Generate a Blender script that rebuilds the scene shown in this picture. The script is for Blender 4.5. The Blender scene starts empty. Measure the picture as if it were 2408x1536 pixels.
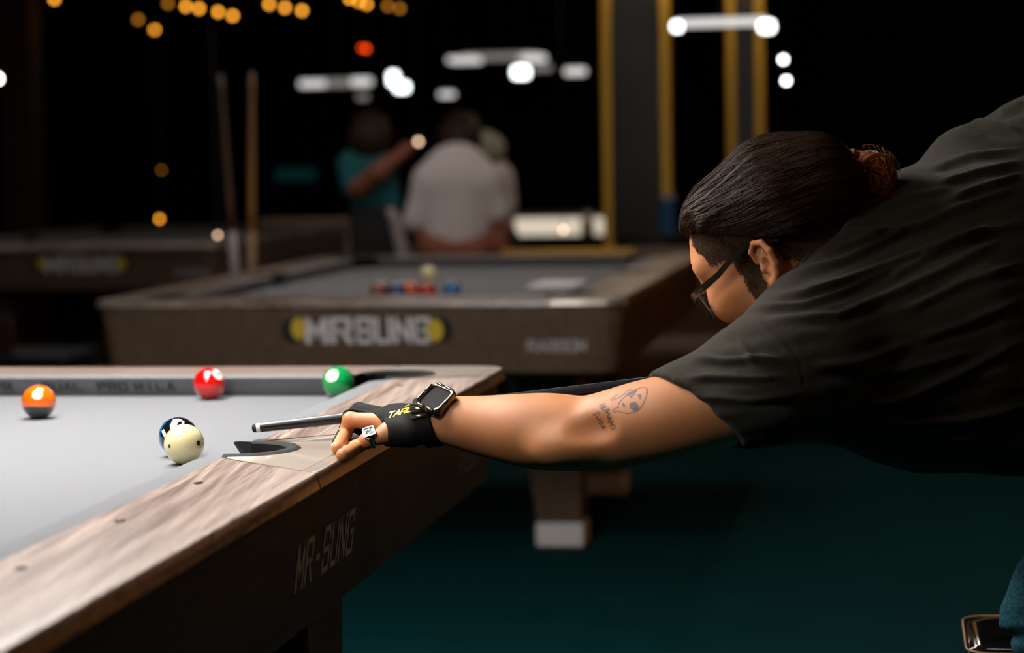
import bpy, bmesh, math, random
import numpy as np
from mathutils import Vector, Matrix
from mathutils.bvhtree import BVHTree
random.seed(7); rng = np.random.default_rng(7)
S = bpy.context.scene
COL = S.collection
PI = math.pi

# ------------------------------------------------------------------ camera
YAW, PITCH, ROLL, CAMZ, FPX = 0.1689, 0.0766, -0.0179, 1.2226, 5400.0
FW = Vector((-math.sin(YAW)*math.cos(PITCH), math.cos(YAW)*math.cos(PITCH), -math.sin(PITCH)))
_r0 = Vector((math.cos(YAW), math.sin(YAW), 0)); _u0 = _r0.cross(FW)
RT = math.cos(ROLL)*_r0 + math.sin(ROLL)*_u0
UPV = -math.sin(ROLL)*_r0 + math.cos(ROLL)*_u0
CAMP = Vector((0, 0, CAMZ))
cam_d = bpy.data.cameras.new('camera'); cam = bpy.data.objects.new('camera', cam_d); COL.objects.link(cam)
M = Matrix.Identity(4)
for i in range(3):
    M[i][0] = RT[i]; M[i][1] = UPV[i]; M[i][2] = -FW[i]; M[i][3] = CAMP[i]
cam.matrix_world = M
cam_d.sensor_width = 36; cam_d.lens = FPX/2408*36
cam_d.clip_start = .05; cam_d.clip_end = 100
cam_d.dof.use_dof = True; cam_d.dof.focus_distance = 3.13; cam_d.dof.aperture_fstop = 3.1; cam_d.dof.aperture_blades = 9
S.camera = cam
S.view_settings.view_transform = 'Standard'; S.view_settings.look = 'None'
S.view_settings.exposure = 0.0; S.view_settings.gamma = 1; S.view_settings.use_curve_mapping = False

def W(px, py, d):
    px, py, d = float(px), float(py), float(d)
    return CAMP + d*(FW + (px-1204)/FPX*RT - (py-768)/FPX*UPV)
def UZ(px, py, z):
    v = FW + (px-1204)/FPX*RT - (py-768)/FPX*UPV
    return CAMP + v*((z-CAMZ)/v.z)
def UX(px, py, X):
    v = FW + (px-1204)/FPX*RT - (py-768)/FPX*UPV
    return CAMP + v*(X/v.x)
def UY(px, py, Y):
    v = FW + (px-1204)/FPX*RT - (py-768)/FPX*UPV
    return CAMP + v*(Y/v.y)
def project(V):            # world points (n,3) -> pixel columns (for matching cloth folds to their place)
    P = V-np.array(CAMP); d = P@np.array(FW)
    return 1204+FPX*(P@np.array(RT))/d, 768-FPX*(P@np.array(UPV))/d, d

# ------------------------------------------------------------------ world
w = bpy.data.worlds.new('world'); S.world = w; w.use_nodes = True
w.node_tree.nodes['Background'].inputs[0].default_value = (.35, .6, .62, 1)
w.node_tree.nodes['Background'].inputs[1].default_value = 0.004

LAMP_TABLE = 24          # light panel above the near table
LAMP_MID = 14.0            # light panel above the middle table
LAMP_FAR = 3.2
WARM = 6.0

# ------------------------------------------------------------------ materials
def mat(name, col, rough=.5, metal=0., coat=0., spec=.5, emis=None, es=0., trans=0., sheen=0., sss=0., bump=None, noise=None, croug=.06):
    m = bpy.data.materials.new(name); m.use_nodes = True
    nt = m.node_tree; b = nt.nodes['Principled BSDF']
    I = b.inputs
    I['Base Color'].default_value = (*col, 1); I['Roughness'].default_value = rough
    I['Metallic'].default_value = metal; I['Coat Weight'].default_value = coat; I['Coat Roughness'].default_value = croug
    I['Specular IOR Level'].default_value = spec
    if emis: I['Emission Color'].default_value = (*emis, 1); I['Emission Strength'].default_value = es
    if trans: I['Transmission Weight'].default_value = trans
    if sheen: I['Sheen Weight'].default_value = sheen; I['Sheen Roughness'].default_value = .5
    if sss:
        I['Subsurface Weight'].default_value = sss; I['Subsurface Radius'].default_value = (1, .35, .15); I['Subsurface Scale'].default_value = .006
    tc = nt.nodes.new('ShaderNodeTexCoord')
    if noise:       # (scale vec, amount, second colour)
        mp = nt.nodes.new('ShaderNodeMapping'); mp.inputs['Scale'].default_value = noise[0]
        nz = nt.nodes.new('ShaderNodeTexNoise'); nz.inputs['Scale'].default_value = 1; nz.inputs['Detail'].default_value = 6
        nt.links.new(tc.outputs['Object'], mp.inputs[0]); nt.links.new(mp.outputs[0], nz.inputs['Vector'])
        rp = nt.nodes.new('ShaderNodeValToRGB'); rp.color_ramp.elements[0].position = .5-noise[1]; rp.color_ramp.elements[1].position = .5+noise[1]
        rp.color_ramp.elements[0].color = (*noise[2], 1); rp.color_ramp.elements[1].color = (*col, 1)
        nt.links.new(nz.outputs[0], rp.inputs[0]); nt.links.new(rp.outputs[0], I['Base Color'])
    if bump:        # (scale, strength, distance)
        nz = nt.nodes.new('ShaderNodeTexNoise'); nz.inputs['Scale'].default_value = bump[0]; nz.inputs['Detail'].default_value = 5
        src = nt.nodes.new('ShaderNodeMapping')
        if len(bump) > 3: src.inputs['Scale'].default_value = bump[3]
        nt.links.new(tc.outputs['Object'], src.inputs[0]); nt.links.new(src.outputs[0], nz.inputs['Vector'])
        bp = nt.nodes.new('ShaderNodeBump'); bp.inputs['Strength'].default_value = bump[1]; bp.inputs['Distance'].default_value = bump[2]
        nt.links.new(nz.outputs[0], bp.inputs['Height']); nt.links.new(bp.outputs[0], I['Normal'])
    return m

def wood_material(name, dark, light, along='Y', rough=.3, ct=.8):
    m = mat(name, light, rough, coat=ct*.38, spec=.3, croug=.28)
    nt = m.node_tree; b = nt.nodes['Principled BSDF']; tc = nt.nodes.new('ShaderNodeTexCoord')
    sc = (105, 2.2, 60) if along == 'Y' else (2.2, 105, 60)
    def streak(rz, scl, det, dist, off):
        rot = nt.nodes.new('ShaderNodeMapping'); rot.inputs['Rotation'].default_value = (0, 0, rz); rot.inputs['Location'].default_value = (off, off*2, 0)
        mp = nt.nodes.new('ShaderNodeMapping'); mp.inputs['Scale'].default_value = [a*(scl if a > 50 else min(scl, 1.3)) for a in sc]
        n = nt.nodes.new('ShaderNodeTexNoise'); n.inputs['Scale'].default_value = 1; n.inputs['Detail'].default_value = det; n.inputs['Roughness'].default_value = .6; n.inputs['Distortion'].default_value = dist
        nt.links.new(tc.outputs['Object'], rot.inputs[0]); nt.links.new(rot.outputs[0], mp.inputs[0]); nt.links.new(mp.outputs[0], n.inputs['Vector']); return n.outputs[0]
    def math2(op, a, b):
        m_ = nt.nodes.new('ShaderNodeMath'); m_.operation = op
        for k_, v_ in enumerate((a, b)):
            if isinstance(v_, (int, float)): m_.inputs[k_].default_value = v_
            else: nt.links.new(v_, m_.inputs[k_])
        return m_.outputs[0]
    base = streak(-.04, .45, 5, .6, 0)
    fine = math2('MAXIMUM', streak(-.15, 3.0, 3, .2, 3), streak(-.04, 2.7, 3, .2, 7))
    mxo = math2('ADD', math2('MULTIPLY', base, .38), math2('MULTIPLY', fine, .62))
    rp = nt.nodes.new('ShaderNodeValToRGB'); e = rp.color_ramp.elements
    e[0].position = .46; e[0].color = (*dark, 1); e[1].position = .66; e[1].color = (*light, 1)
    mid = e.new(.54); mid.color = (*[(a*.55+c*.45) for a, c in zip(dark, light)], 1)
    nt.links.new(mxo, rp.inputs[0]); nt.links.new(rp.outputs[0], b.inputs['Base Color'])
    bp = nt.nodes.new('ShaderNodeBump'); bp.inputs['Strength'].default_value = .12; bp.inputs['Distance'].default_value = .0006
    nt.links.new(mxo, bp.inputs['Height']); nt.links.new(bp.outputs[0], b.inputs['Normal'])
    return m

MT = dict(
    logodim=mat('grey_print', (.42, .39, .38), .6),
    greyprint=mat('faded_black_print', (.07, .068, .06), .8),
    facing=mat('black_cushion_facing', (.012, .011, .010), .7),
    wood=wood_material('rail_walnut', (.115, .062, .046), (.60, .455, .375)),
    woodx=wood_material('rail_walnut_across', (.115, .062, .046), (.60, .455, .375), 'X'),
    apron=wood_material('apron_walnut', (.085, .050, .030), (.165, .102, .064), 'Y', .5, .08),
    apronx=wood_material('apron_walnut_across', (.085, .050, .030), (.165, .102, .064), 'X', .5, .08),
    casting=mat('bronze_pocket_casting', (.42, .35, .28), .40, metal=.5, coat=.35, noise=((14, 3, 14), .25, (.30, .24, .19))),
    trimline=mat('brass_joint', (.16, .12, .075), .4, metal=.6),
    cloth=mat('grey_billiard_cloth', (.190, .193, .205), .95, sheen=.12, spec=.1, bump=(1400, .25, .0006), noise=((900, 900, 900), .35, (.174, .177, .189))),
    liner=mat('black_rubber_liner', (.013, .012, .011), .75, spec=.3, bump=(900, .5, .0006)),
    dark=mat('black_void', (.004, .004, .004), .8),
    logo=mat('silver_print', (.80, .78, .72), .6),
    logowhite=mat('white_print', (.75, .7, .72), .5),
    yellow=mat('yellow_print', (.75, .5, .03), .5),
    black=mat('black_print', (.01, .01, .008), .6),
    footm=mat('pale_metal_foot', (.8, .74, .72), .35),
    skin=mat('skin', (.60, .255, .11), .52, spec=.45, sss=.25, bump=(420, .16, .0008), noise=((26, 26, 26), .35, (.53, .20, .072))),
    nail=mat('fingernail', (.85, .58, .47), .22),
    glove=mat('black_glove_fabric', (.010, .009, .008), .8, spec=.2, bump=(1500, .4, .0005)),
    shirt=mat('charcoal_cotton', (.037, .032, .023), .9, sheen=.08, spec=.15, bump=(70, .32, .004), noise=((60, 60, 60), .4, (.030, .026, .018))),
    hair=mat('dark_brown_hair', (.036, .020, .012), .48, spec=.13),
    hair2=mat('auburn_hair', (.22, .070, .020), .42, spec=.5),
    stubble=mat('clipped_hair', (.042, .025, .015), .85, spec=.1),
    denim=mat('blue_denim', (.025, .115, .145), .95, spec=.1, bump=(500, .8, .0015), noise=((120, 120, 260), .22, (.010, .04, .052))),
    stitch=mat('tan_stitching', (.30, .16, .07), .7),
    silver=mat('silver', (.75, .75, .72), .22, metal=1),
    oldsilver=mat('blackened_silver', (.12, .13, .13), .4, metal=.8),
    case=mat('smoky_gold_case', (.10, .085, .045), .18, metal=.7, coat=1),
    screen=mat('watch_glass', (.006, .004, .003), .35, spec=.04),
    frame=mat('dark_horn_acetate', (.016, .011, .007), .22, coat=.6),
    lens=mat('spectacle_lens', (.55, .7, .75), .02, trans=.93),
    carbon=mat('black_carbon_shaft', (.008, .008, .009), .34, coat=.3),
    ferrule=mat('white_ferrule', (.85, .85, .83), .3),
    tip=mat('black_leather_tip', (.012, .011, .01), .8),
    cream=mat('cream_phenolic', (.84, .74, .40), .09, coat=1),
    red=mat('red_phenolic', (.60, .004, .004), .09, coat=1),
    orange=mat('orange_phenolic', (.80, .13, .004), .09, coat=1),
    green=mat('green_phenolic', (.004, .27, .06), .09, coat=1),
    blue=mat('blue_phenolic', (.004, .16, .42), .09, coat=1),
    bblack=mat('black_phenolic', (.006, .006, .006), .09, coat=1),
    brown=mat('maroon_phenolic', (.30, .08, .03), .09, coat=1),
    purple=mat('purple_phenolic', (.05, .05, .20), .09, coat=1),
    bwhite=mat('white_inlay', (.82, .78, .72), .12, coat=1),
    ink=mat('tattoo_ink', (.085, .07, .075), .5),
    gold=mat('brushed_gold_trim', (.80, .46, .07), .4, metal=.85),
    marble=mat('grey_marble_panel', (.020, .020, .022), .3, noise=((2.5, 2.5, 2), .12, (.007, .007, .008))),
    wall=mat('black_wall', (.006, .006, .005), .6),
    ceil=mat('black_ceiling', (.004, .004, .004), .9),
    floor=mat('teal_carpet', (.003, .048, .051), .95, spec=.05, bump=(300, .5, .003), noise=((5, 5, 5), .35, (.002, .036, .039))),
    steel=mat('dark_lamp_housing', (.02, .02, .02), .5),
    brownleather=mat('brown_leather', (.09, .030, .008), .5),
    beige=mat('beige_upholstery', (.80, .62, .44), .8),
    redwood=mat('dark_red_wood', (.05, .012, .006), .5),
    tealshirt=mat('teal_cotton', (.012, .13, .15), .9),
    paleshirt=mat('pale_grey_cotton', (.78, .68, .66), .9),
    paleshirt2=mat('cream_cotton', (.42, .40, .30), .9),
    trousers=mat('dark_trousers', (.02, .018, .018), .9),
    palecloth=mat('pale_cloth', (.4, .34, .33), .9),
    skin2=mat('reddish_skin', (.30, .09, .045), .6),
    bluething=mat('blue_plastic', (.005, .10, .24), .35),
    cueb=mat('maple_shaft', (.42, .20, .06), .35),
    cuebd=mat('dark_maple_shaft', (.16, .08, .04), .35),
    cuew=mat('white_wrap', (.75, .62, .66), .6),
    cuet=mat('tan_wrap', (.50, .30, .18), .6),
    plain_white=mat('matt_white', (.8, .78, .78), .6),
    glass=mat('pale_glass', (.7, .65, .62), .1, trans=.5),
)
def emit(name, col, s): return mat(name, (0, 0, 0), 1, emis=col, es=s)
MT['panel'] = emit('lamp_panel', (1, .97, .93), LAMP_TABLE)
MT['added_panel_far'] = emit('added_lamp_panel_far', (1, .93, .88), LAMP_FAR)
MT['panel_mid'] = emit('lamp_panel_dim', (1, .9, .82), LAMP_MID)
MT['panel_side'] = emit('lamp_panel_side', (.95, .97, 1), 5)
MT['tube'] = emit('white_tube', (1, .97, .93), .82)
MT['tubehot'] = emit('bright_white_tube', (.95, 1, .96), 2.6)
MT['tubedim'] = emit('dim_white_tube', (1, .92, .85), .22)
MT['spot'] = emit('bright_spot', (.93, 1, .95), 5)
MT['bulb_amber'] = emit('amber_bulb', (1, .38, .03), 6.5)
MT['bulb_dim'] = emit('dim_amber_bulb', (1, .36, .03), 1.6)
MT['bulb_red'] = emit('red_bulb', (1, .06, .005), 4.2)
MT['bulb_cream'] = emit('cream_bulb', (1, .66, .42), 5)
MT['bulb_white'] = emit('white_bulb', (1, .93, .88), 14)
MT['counter'] = emit('lit_counter_panel', (1, .86, .68), .70)
MT['warm'] = emit('added_warm_shade', (1, .40, .10), WARM*.8)
MT['warmhot'] = emit('added_warm_globe', (1, .40, .10), WARM*3.6)
MT['globe'] = emit('warm_white_globe', (1, .8, .55), 30)
MT['tealglow'] = emit('teal_sign', (.02, .25, .22), .05)

m = MT['stubble']; nt = m.node_tree; b_ = nt.nodes['Principled BSDF']
nz_ = nt.nodes.new('ShaderNodeTexNoise'); nz_.inputs['Scale'].default_value = 850; nz_.inputs['Detail'].default_value = 1; rp_ = nt.nodes.new('ShaderNodeValToRGB')
rp_.color_ramp.elements[0].position = .34; rp_.color_ramp.elements[1].position = .52; rp_.color_ramp.elements[0].color = (.25, .25, .25, 1)
nt.links.new(nt.nodes['Texture Coordinate'].outputs['Object'], nz_.inputs['Vector']); nt.links.new(nz_.outputs[0], rp_.inputs[0]); nt.links.new(rp_.outputs[0], b_.inputs['Alpha'])
# ------------------------------------------------------------------ mesh helpers
def wmat(o):
    m = o.matrix_basis.copy()
    while o.parent: o = o.parent; m = o.matrix_basis @ m
    return m
def link(name, verts, faces, m, parent=None, smooth=True):
    me = bpy.data.meshes.new(name)
    me.from_pydata([tuple(v) for v in verts], [], [tuple(f) for f in faces]); me.update()
    if smooth: me.polygons.foreach_set('use_smooth', [True]*len(me.polygons))
    if m: me.materials.append(MT[m] if isinstance(m, str) else m)
    o = bpy.data.objects.new(name, me); COL.objects.link(o)
    if parent:
        o.parent = parent
        me.transform(wmat(parent).inverted())
    return o
def tag(o, label, cat, group=None, kind=None):
    o['label'] = label
    if kind: o['kind'] = kind
    if cat: o['category'] = cat
    if group: o['group'] = group
    return o
def thing(name, label, cat, loc=(0, 0, 0), group=None):
    o = bpy.data.objects.new(name, None); COL.objects.link(o); o.matrix_world = Matrix.Translation(Vector(loc)); o.empty_display_size = .1
    return tag(o, label, cat, group)

def face_up(o):
    if sum(p.normal.z*p.area for p in o.data.polygons) < 0: o.data.flip_normals()
class MB:
    def __init__(s): s.v = []; s.f = []
    def add(s, V, F):
        n = len(s.v); s.v += [Vector(x) for x in V]; s.f += [[i+n for i in f] for f in F]; return s
    def box(s, lo, hi):
        (a, b, c), (d, e, f) = lo, hi
        V = [(a, b, c), (d, b, c), (d, e, c), (a, e, c), (a, b, f), (d, b, f), (d, e, f), (a, e, f)]
        return s.add(V, [(0, 3, 2, 1), (4, 5, 6, 7), (0, 1, 5, 4), (1, 2, 6, 5), (2, 3, 7, 6), (3, 0, 4, 7)])
    def prism(s, bot, top):       # two rings of equal length
        n = len(bot)
        return s.add(list(bot)+list(top), [list(range(n))[::-1], list(range(n, 2*n))]+[(i, (i+1) % n, n+(i+1) % n, n+i) for i in range(n)])
    def tube(s, pts, rad, n=12, caps=True):
        pts = [Vector(p) for p in pts]
        if not hasattr(rad, '__len__'): rad = [rad]*len(pts)
        V = []; prev = None
        for i, p in enumerate(pts):
            t = (pts[min(i+1, len(pts)-1)]-pts[max(i-1, 0)]).normalized()
            if prev is None: a = t.orthogonal().normalized()
            else: a = (prev-t*prev.dot(t)).normalized()
            prev = a; b = t.cross(a)
            for k in range(n):
                an = 2*PI*k/n; V.append(p+(a*math.cos(an)+b*math.sin(an))*rad[i])
        F = [(i*n+k, i*n+(k+1) % n, (i+1)*n+(k+1) % n, (i+1)*n+k) for i in range(len(pts)-1) for k in range(n)]
        if caps: F += [list(range(n))[::-1], [len(pts)*n-n+k for k in range(n)]]
        return s.add(V, F)
    def grid(s, rows, close=False):
        m = len(rows[0]); V = [p for r in rows for p in r]
        F = [(i*m+k, i*m+(k+1) % m, (i+1)*m+(k+1) % m, (i+1)*m+k) for i in range(len(rows)-1) for k in range(m if close else m-1)]
        return s.add(V, F)
    def sphere(s, c, r, n=24, m=16, R=None):
        c = Vector(c); r = r if hasattr(r, '__len__') else (r, r, r); rows = []
        for i in range(m+1):
            t = PI*i/m; row = []
            for k in range(n):
                a = 2*PI*k/n; p = Vector((r[0]*math.sin(t)*math.cos(a), r[1]*math.sin(t)*math.sin(a), r[2]*math.cos(t)))
                row.append(c+(R@p if R else p))
            rows.append(row)
        return s.grid(rows, True)
    def build(s, name, m, parent=None, smooth=False, bevel=0, seg=2, clean=True, auto=False):
        o = link(name, s.v, s.f, m, parent, smooth)
        if clean:
            bm = bmesh.new(); bm.from_mesh(o.data); bmesh.ops.remove_doubles(bm, verts=bm.verts, dist=1e-5)
            bmesh.ops.recalc_face_normals(bm, faces=bm.faces); bm.to_mesh(o.data); bm.free()
        if bevel:
            b = o.modifiers.new('b', 'BEVEL'); b.width = bevel; b.segments = seg; b.limit_method = 'ANGLE'; b.angle_limit = .6
            o.data.polygons.foreach_set('use_smooth', [True]*len(o.data.polygons))
            o.data.set_sharp_from_angle(angle=.9)
        if auto: o.data.polygons.foreach_set('use_smooth', [True]*len(o.data.polygons)); o.data.set_sharp_from_angle(angle=.6)
        return o

# stroke lettering -------------------------------------------------
FONT = {
 'M': [[(0, 0), (0, 1), (.5, .3), (1, 1), (1, 0)]], 'R': [[(0, 0), (0, 1), (.95, 1), (.95, .5), (.1, .5)], [(.5, .5), (1, 0)]],
 'S': [[(1, .75), (1, 1), (0, 1), (0, .5), (1, .5), (1, 0), (0, 0), (0, .25)]], 'U': [[(0, 1), (0, 0), (1, 0), (1, 1)]],
 'N': [[(0, 0), (0, 1), (1, 0), (1, 1)]], 'G': [[(1, .8), (1, 1), (0, 1), (0, 0), (1, 0), (1, .5), (.6, .5)]],
 '-': [[(.3, .45), (.7, .45)]], 'T': [[(0, 1), (1, 1)], [(.5, 1), (.5, 0)]], 'A': [[(0, 0), (.5, 1), (1, 0)], [(.22, .35), (.78, .35)]],
 'O': [[(0, 0), (0, 1), (1, 1), (1, 0), (0, 0)]], 'H': [[(0, 0), (0, 1)], [(1, 0), (1, 1)], [(0, .5), (1, .5)]],
 'C': [[(1, .8), (1, 1), (0, 1), (0, 0), (1, 0), (1, .2)]], 'K': [[(0, 0), (0, 1)], [(1, 1), (.05, .5), (1, 0)]],
 'E': [[(1, 1), (0, 1), (0, 0), (1, 0)], [(0, .5), (.8, .5)]], 'P': [[(0, 0), (0, 1), (1, 1), (1, .5), (0, .5)]],
 'I': [[(.5, 0), (.5, 1)]], 'L': [[(0, 1), (0, 0), (1, 0)]], 'D': [[(0, 0), (0, 1), (.7, 1), (1, .7), (1, .3), (.7, 0), (0, 0)]], ' ': [],
 '3': [[(0, 1), (1, 1), (1, .5), (.3, .5)], [(1, .5), (1, 0), (0, 0)]], '6': [[(1, 1), (0, 1), (0, 0), (1, 0), (1, .5), (0, .5)]],
 '7': [[(0, 1), (1, 1), (.35, 0)]], '9': [[(0, 0), (1, 0), (1, 1), (0, 1), (0, .5), (1, .5)]], '5': [[(1, 1), (0, 1), (0, .55), (1, .55), (1, 0), (0, 0)]],
 '8': [[(0, 0), (0, 1), (1, 1), (1, 0), (0, 0)], [(0, .5), (1, .5)]],
}
def strokes(txt, cw=.62, gap=.3):
    out = []; x = 0
    for ch in txt:
        out += [[(x+a*cw, b) for a, b in pl] for pl in FONT[ch]]
        x += cw+gap
    return out, x-gap
def ribbons(lines, w, place, mb, sub=1):
    """lines in 2-D, ribbon of width w, place(u,v)->point"""
    for pl in lines:
        for (a, b), (c, d) in zip(pl[:-1], pl[1:]):
            L = math.hypot(c-a, d-b) or 1e-6; tx, ty = (c-a)/L, (d-b)/L; h = w/2
            a0, b0, c0, d0 = a-tx*h*.9, b-ty*h*.9, c+tx*h*.9, d+ty*h*.9
            rows = []
            for i in range(sub+1):
                t = i/sub; x, y = a0+(c0-a0)*t, b0+(d0-b0)*t
                rows.append([place(x-ty*h, y+tx*h), place(x+ty*h, y-tx*h)])
            mb.grid(rows)
    return mb
def decal(name, txt, O, U, V, size, m, parent, wf=.2, cw=.62, gap=.3, slant=0):
    ls, L = strokes(txt, cw, gap); mb = MB(); O = Vector(O)
    ribbons(ls, wf, lambda x, y: O+U*((x+slant*y)*size)+V*(y*size), mb)
    return mb.build(name, m, parent, clean=False)

# ------------------------------------------------------------------ implicit surfaces
class Vol:
    def __init__(s, lo, hi, h):
        s.lo = np.array(lo, float); s.h = h; s.n = np.ceil((np.array(hi)-s.lo)/h).astype(int)+1
        s.ax = [(s.lo[i]+h*np.arange(s.n[i])).astype(np.float32) for i in range(3)]
        s.v = np.full(s.n, 1.0, np.float32)
    def blk(s, lo, hi):
        sl = []
        for i in range(3):
            a = int(max(0, math.floor((lo[i]-s.lo[i])/s.h))); b = int(min(s.n[i], math.ceil((hi[i]-s.lo[i])/s.h)+1))
            if b <= a: return None, None
            sl.append(slice(a, b))
        return tuple(sl), (s.ax[0][sl[0]][:, None, None], s.ax[1][sl[1]][None, :, None], s.ax[2][sl[2]][None, None, :])
    def comb(s, sl, d, k, mode):
        a = s.v[sl]
        if mode == 'add':
            if k: h = np.clip(.5+.5*(a-d)/k, 0, 1); s.v[sl] = a+(d-a)*h-k*h*(1-h)
            else: s.v[sl] = np.minimum(a, d)
        elif mode == 'cut':
            d = -d
            if k: h = np.clip(.5-.5*(a-d)/k, 0, 1); s.v[sl] = a+(d-a)*h+k*h*(1-h)
            else: s.v[sl] = np.maximum(a, d)
    def cap(s, a, b, ra, rb, k=.01, flat=None, mode='add'):
        a = np.array(a, float); b = np.array(b, float); m = max(ra, rb)*(max(1, flat[1]) if flat else 1)+k+3*s.h
        sl, P = s.blk(np.minimum(a, b)-m, np.maximum(a, b)+m)
        if sl is None: return
        ba = b-a; L2 = max(ba@ba, 1e-12); q = [P[i]-a[i] for i in range(3)]
        t = np.clip((q[0]*ba[0]+q[1]*ba[1]+q[2]*ba[2])/L2, 0, 1)
        q = [q[i]-t*ba[i] for i in range(3)]
        if flat:
            n = np.array(flat[0], float); n /= np.linalg.norm(n); dn = (q[0]*n[0]+q[1]*n[1]+q[2]*n[2])*(1/flat[1]-1)
            q = [q[i]+dn*n[i] for i in range(3)]
        d = np.sqrt(q[0]**2+q[1]**2+q[2]**2)-(ra+(rb-ra)*t)
        if flat and flat[1] < 1: d = d*(.5+.5*flat[1])
        s.comb(sl, d.astype(np.float32), k, mode)
    def ell(s, c, r, fr=None, k=.01, mode='add'):
        c = np.array(c, float); r = np.array(r, float); m = r.max()+k+3*s.h
        sl, P = s.blk(c-m, c+m)
        if sl is None: return
        q = [P[i]-c[i] for i in range(3)]
        if fr is not None: q = [q[0]*f[0]+q[1]*f[1]+q[2]*f[2] for f in fr]
        k0 = np.sqrt(sum((q[i]/r[i])**2 for i in range(3))); k1 = np.sqrt(sum((q[i]/r[i]**2)**2 for i in range(3)))+1e-9
        s.comb(sl, (k0*(k0-1)/k1).astype(np.float32), k, mode)
    def plane(s, p, n, k=0):        # keep the side n points away from
        p = np.array(p, float); n = np.array(n, float); n /= np.linalg.norm(n)
        d = (s.ax[0][:, None, None]-p[0])*n[0]+(s.ax[1][None, :, None]-p[1])*n[1]+(s.ax[2][None, None, :]-p[2])*n[2]
        if k: a = s.v; h = np.clip(.5-.5*(a-d)/k, 0, 1); s.v = (a+(d-a)*h+k*h*(1-h)).astype(np.float32)
        else: s.v = np.maximum(s.v, d.astype(np.float32))
    def mesh(s, smooth=0):
        v = s.v; ins = v < 0
        v[0], v[-1] = 1, 1; v[:, 0], v[:, -1] = 1, 1; v[:, :, 0], v[:, :, -1] = 1, 1; ins = v < 0
        c = sum(ins[i:ins.shape[0]-1+i, j:ins.shape[1]-1+j, k:ins.shape[2]-1+k].astype(np.int8) for i in (0, 1) for j in (0, 1) for k in (0, 1))
        act = np.argwhere((c > 0) & (c < 8)); idx = np.full(c.shape, -1, np.int32); idx[tuple(act.T)] = np.arange(len(act))
        cs = [(i, j, k) for i in (0, 1) for j in (0, 1) for k in (0, 1)]
        val = np.stack([v[act[:, 0]+i, act[:, 1]+j, act[:, 2]+k] for i, j, k in cs], 1)
        acc = np.zeros((len(act), 3)); cnt = np.zeros(len(act))
        for a in range(8):
            for b in range(a+1, 8):
                A, B = np.array(cs[a]), np.array(cs[b])
                if np.abs(A-B).sum() != 1: continue
                va, vb = val[:, a], val[:, b]; m = (va < 0) != (vb < 0); t = np.where(m, va/np.where(m, va-vb, 1), 0)
                acc += np.where(m[:, None], A+(B-A)*t[:, None], 0); cnt += m
        V = (act+acc/cnt[:, None])*s.h+s.lo
        F = []
        for axx in range(3):
            u, w_ = (axx+1) % 3, (axx+2) % 3
            s0 = [slice(1, -1)]*3; s0[axx] = slice(0, -1); s1 = [slice(1, -1)]*3; s1[axx] = slice(1, None)
            A = ins[tuple(s0)]; B = ins[tuple(s1)]; E_ = np.argwhere(A != B)
            if not len(E_): continue
            inside = A[tuple(E_.T)]; off = np.array([1, 1, 1]); off[axx] = 0; E_ = E_+off
            du = np.zeros(3, int); du[u] = 1; dw = np.zeros(3, int); dw[w_] = 1
            q = np.stack([idx[tuple((E_-o).T)] for o in (du+dw, dw, 0*du, du)], 1)
            q[~inside] = q[~inside][:, ::-1]
            F.append(q)
        F = np.concatenate(F); F = F[(F >= 0).all(1)]
        for _ in range(smooth):
            acc = np.zeros_like(V); n = np.zeros(len(V))
            for a, b in ((0, 1), (1, 2), (2, 3), (3, 0)):
                np.add.at(acc, F[:, a], V[F[:, b]]); np.add.at(acc, F[:, b], V[F[:, a]]); np.add.at(n, F[:, a], 1); np.add.at(n, F[:, b], 1)
            V = V*.5+.5*acc/np.maximum(n, 1)[:, None]
        return V, F
def normals(V, F):
    a = np.cross(V[F[:, 2]]-V[F[:, 0]], V[F[:, 3]]-V[F[:, 1]]); N = np.zeros_like(V)
    for k in range(4): np.add.at(N, F[:, k], a)
    return N/np.maximum(np.linalg.norm(N, axis=1), 1e-12)[:, None]
def join(parts):
    V = []; F = []; n = 0
    for v, f in parts: V.append(v); F.append(f+n); n += len(v)
    return np.concatenate(V), np.concatenate(F)
def nplink(name, V, F, m, parent=None):
    me = bpy.data.meshes.new(name); me.vertices.add(len(V)); me.vertices.foreach_set('co', np.asarray(V, np.float32).ravel())
    me.loops.add(F.size); me.loops.foreach_set('vertex_index', F.astype(np.int32).ravel())
    me.polygons.add(len(F)); me.polygons.foreach_set('loop_start', np.arange(0, F.size, 4, dtype=np.int32))
    me.update(calc_edges=True); me.validate(); me.polygons.foreach_set('use_smooth', [True]*len(me.polygons))
    me.materials.append(MT[m]); o = bpy.data.objects.new(name, me); COL.objects.link(o)
    if parent: o.parent = parent; me.transform(wmat(parent).inverted())
    return o

# ------------------------------------------------------------------ the room
def struct(name, lo, hi, m):
    o = MB().box(lo, hi).build(name, m); o['kind'] = 'structure'; return o
struct('floor', (-9, -3, -.1), (7, 26, 0), 'floor')
struct('ceiling', (-9, -3, 3.4), (7, 26, 3.5), 'ceil')
struct('wall_left', (-9.1, -3, 0), (-9, 26, 3.4), 'wall')
struct('wall_right', (7, -3, 0), (7.1, 26, 3.4), 'wall')
struct('wall_back', (-9, 26, 0), (7, 26.1, 3.4), 'wall')
struct('wall_front', (-9, -3.1, 0), (7, -3, 3.4), 'wall')

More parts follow.
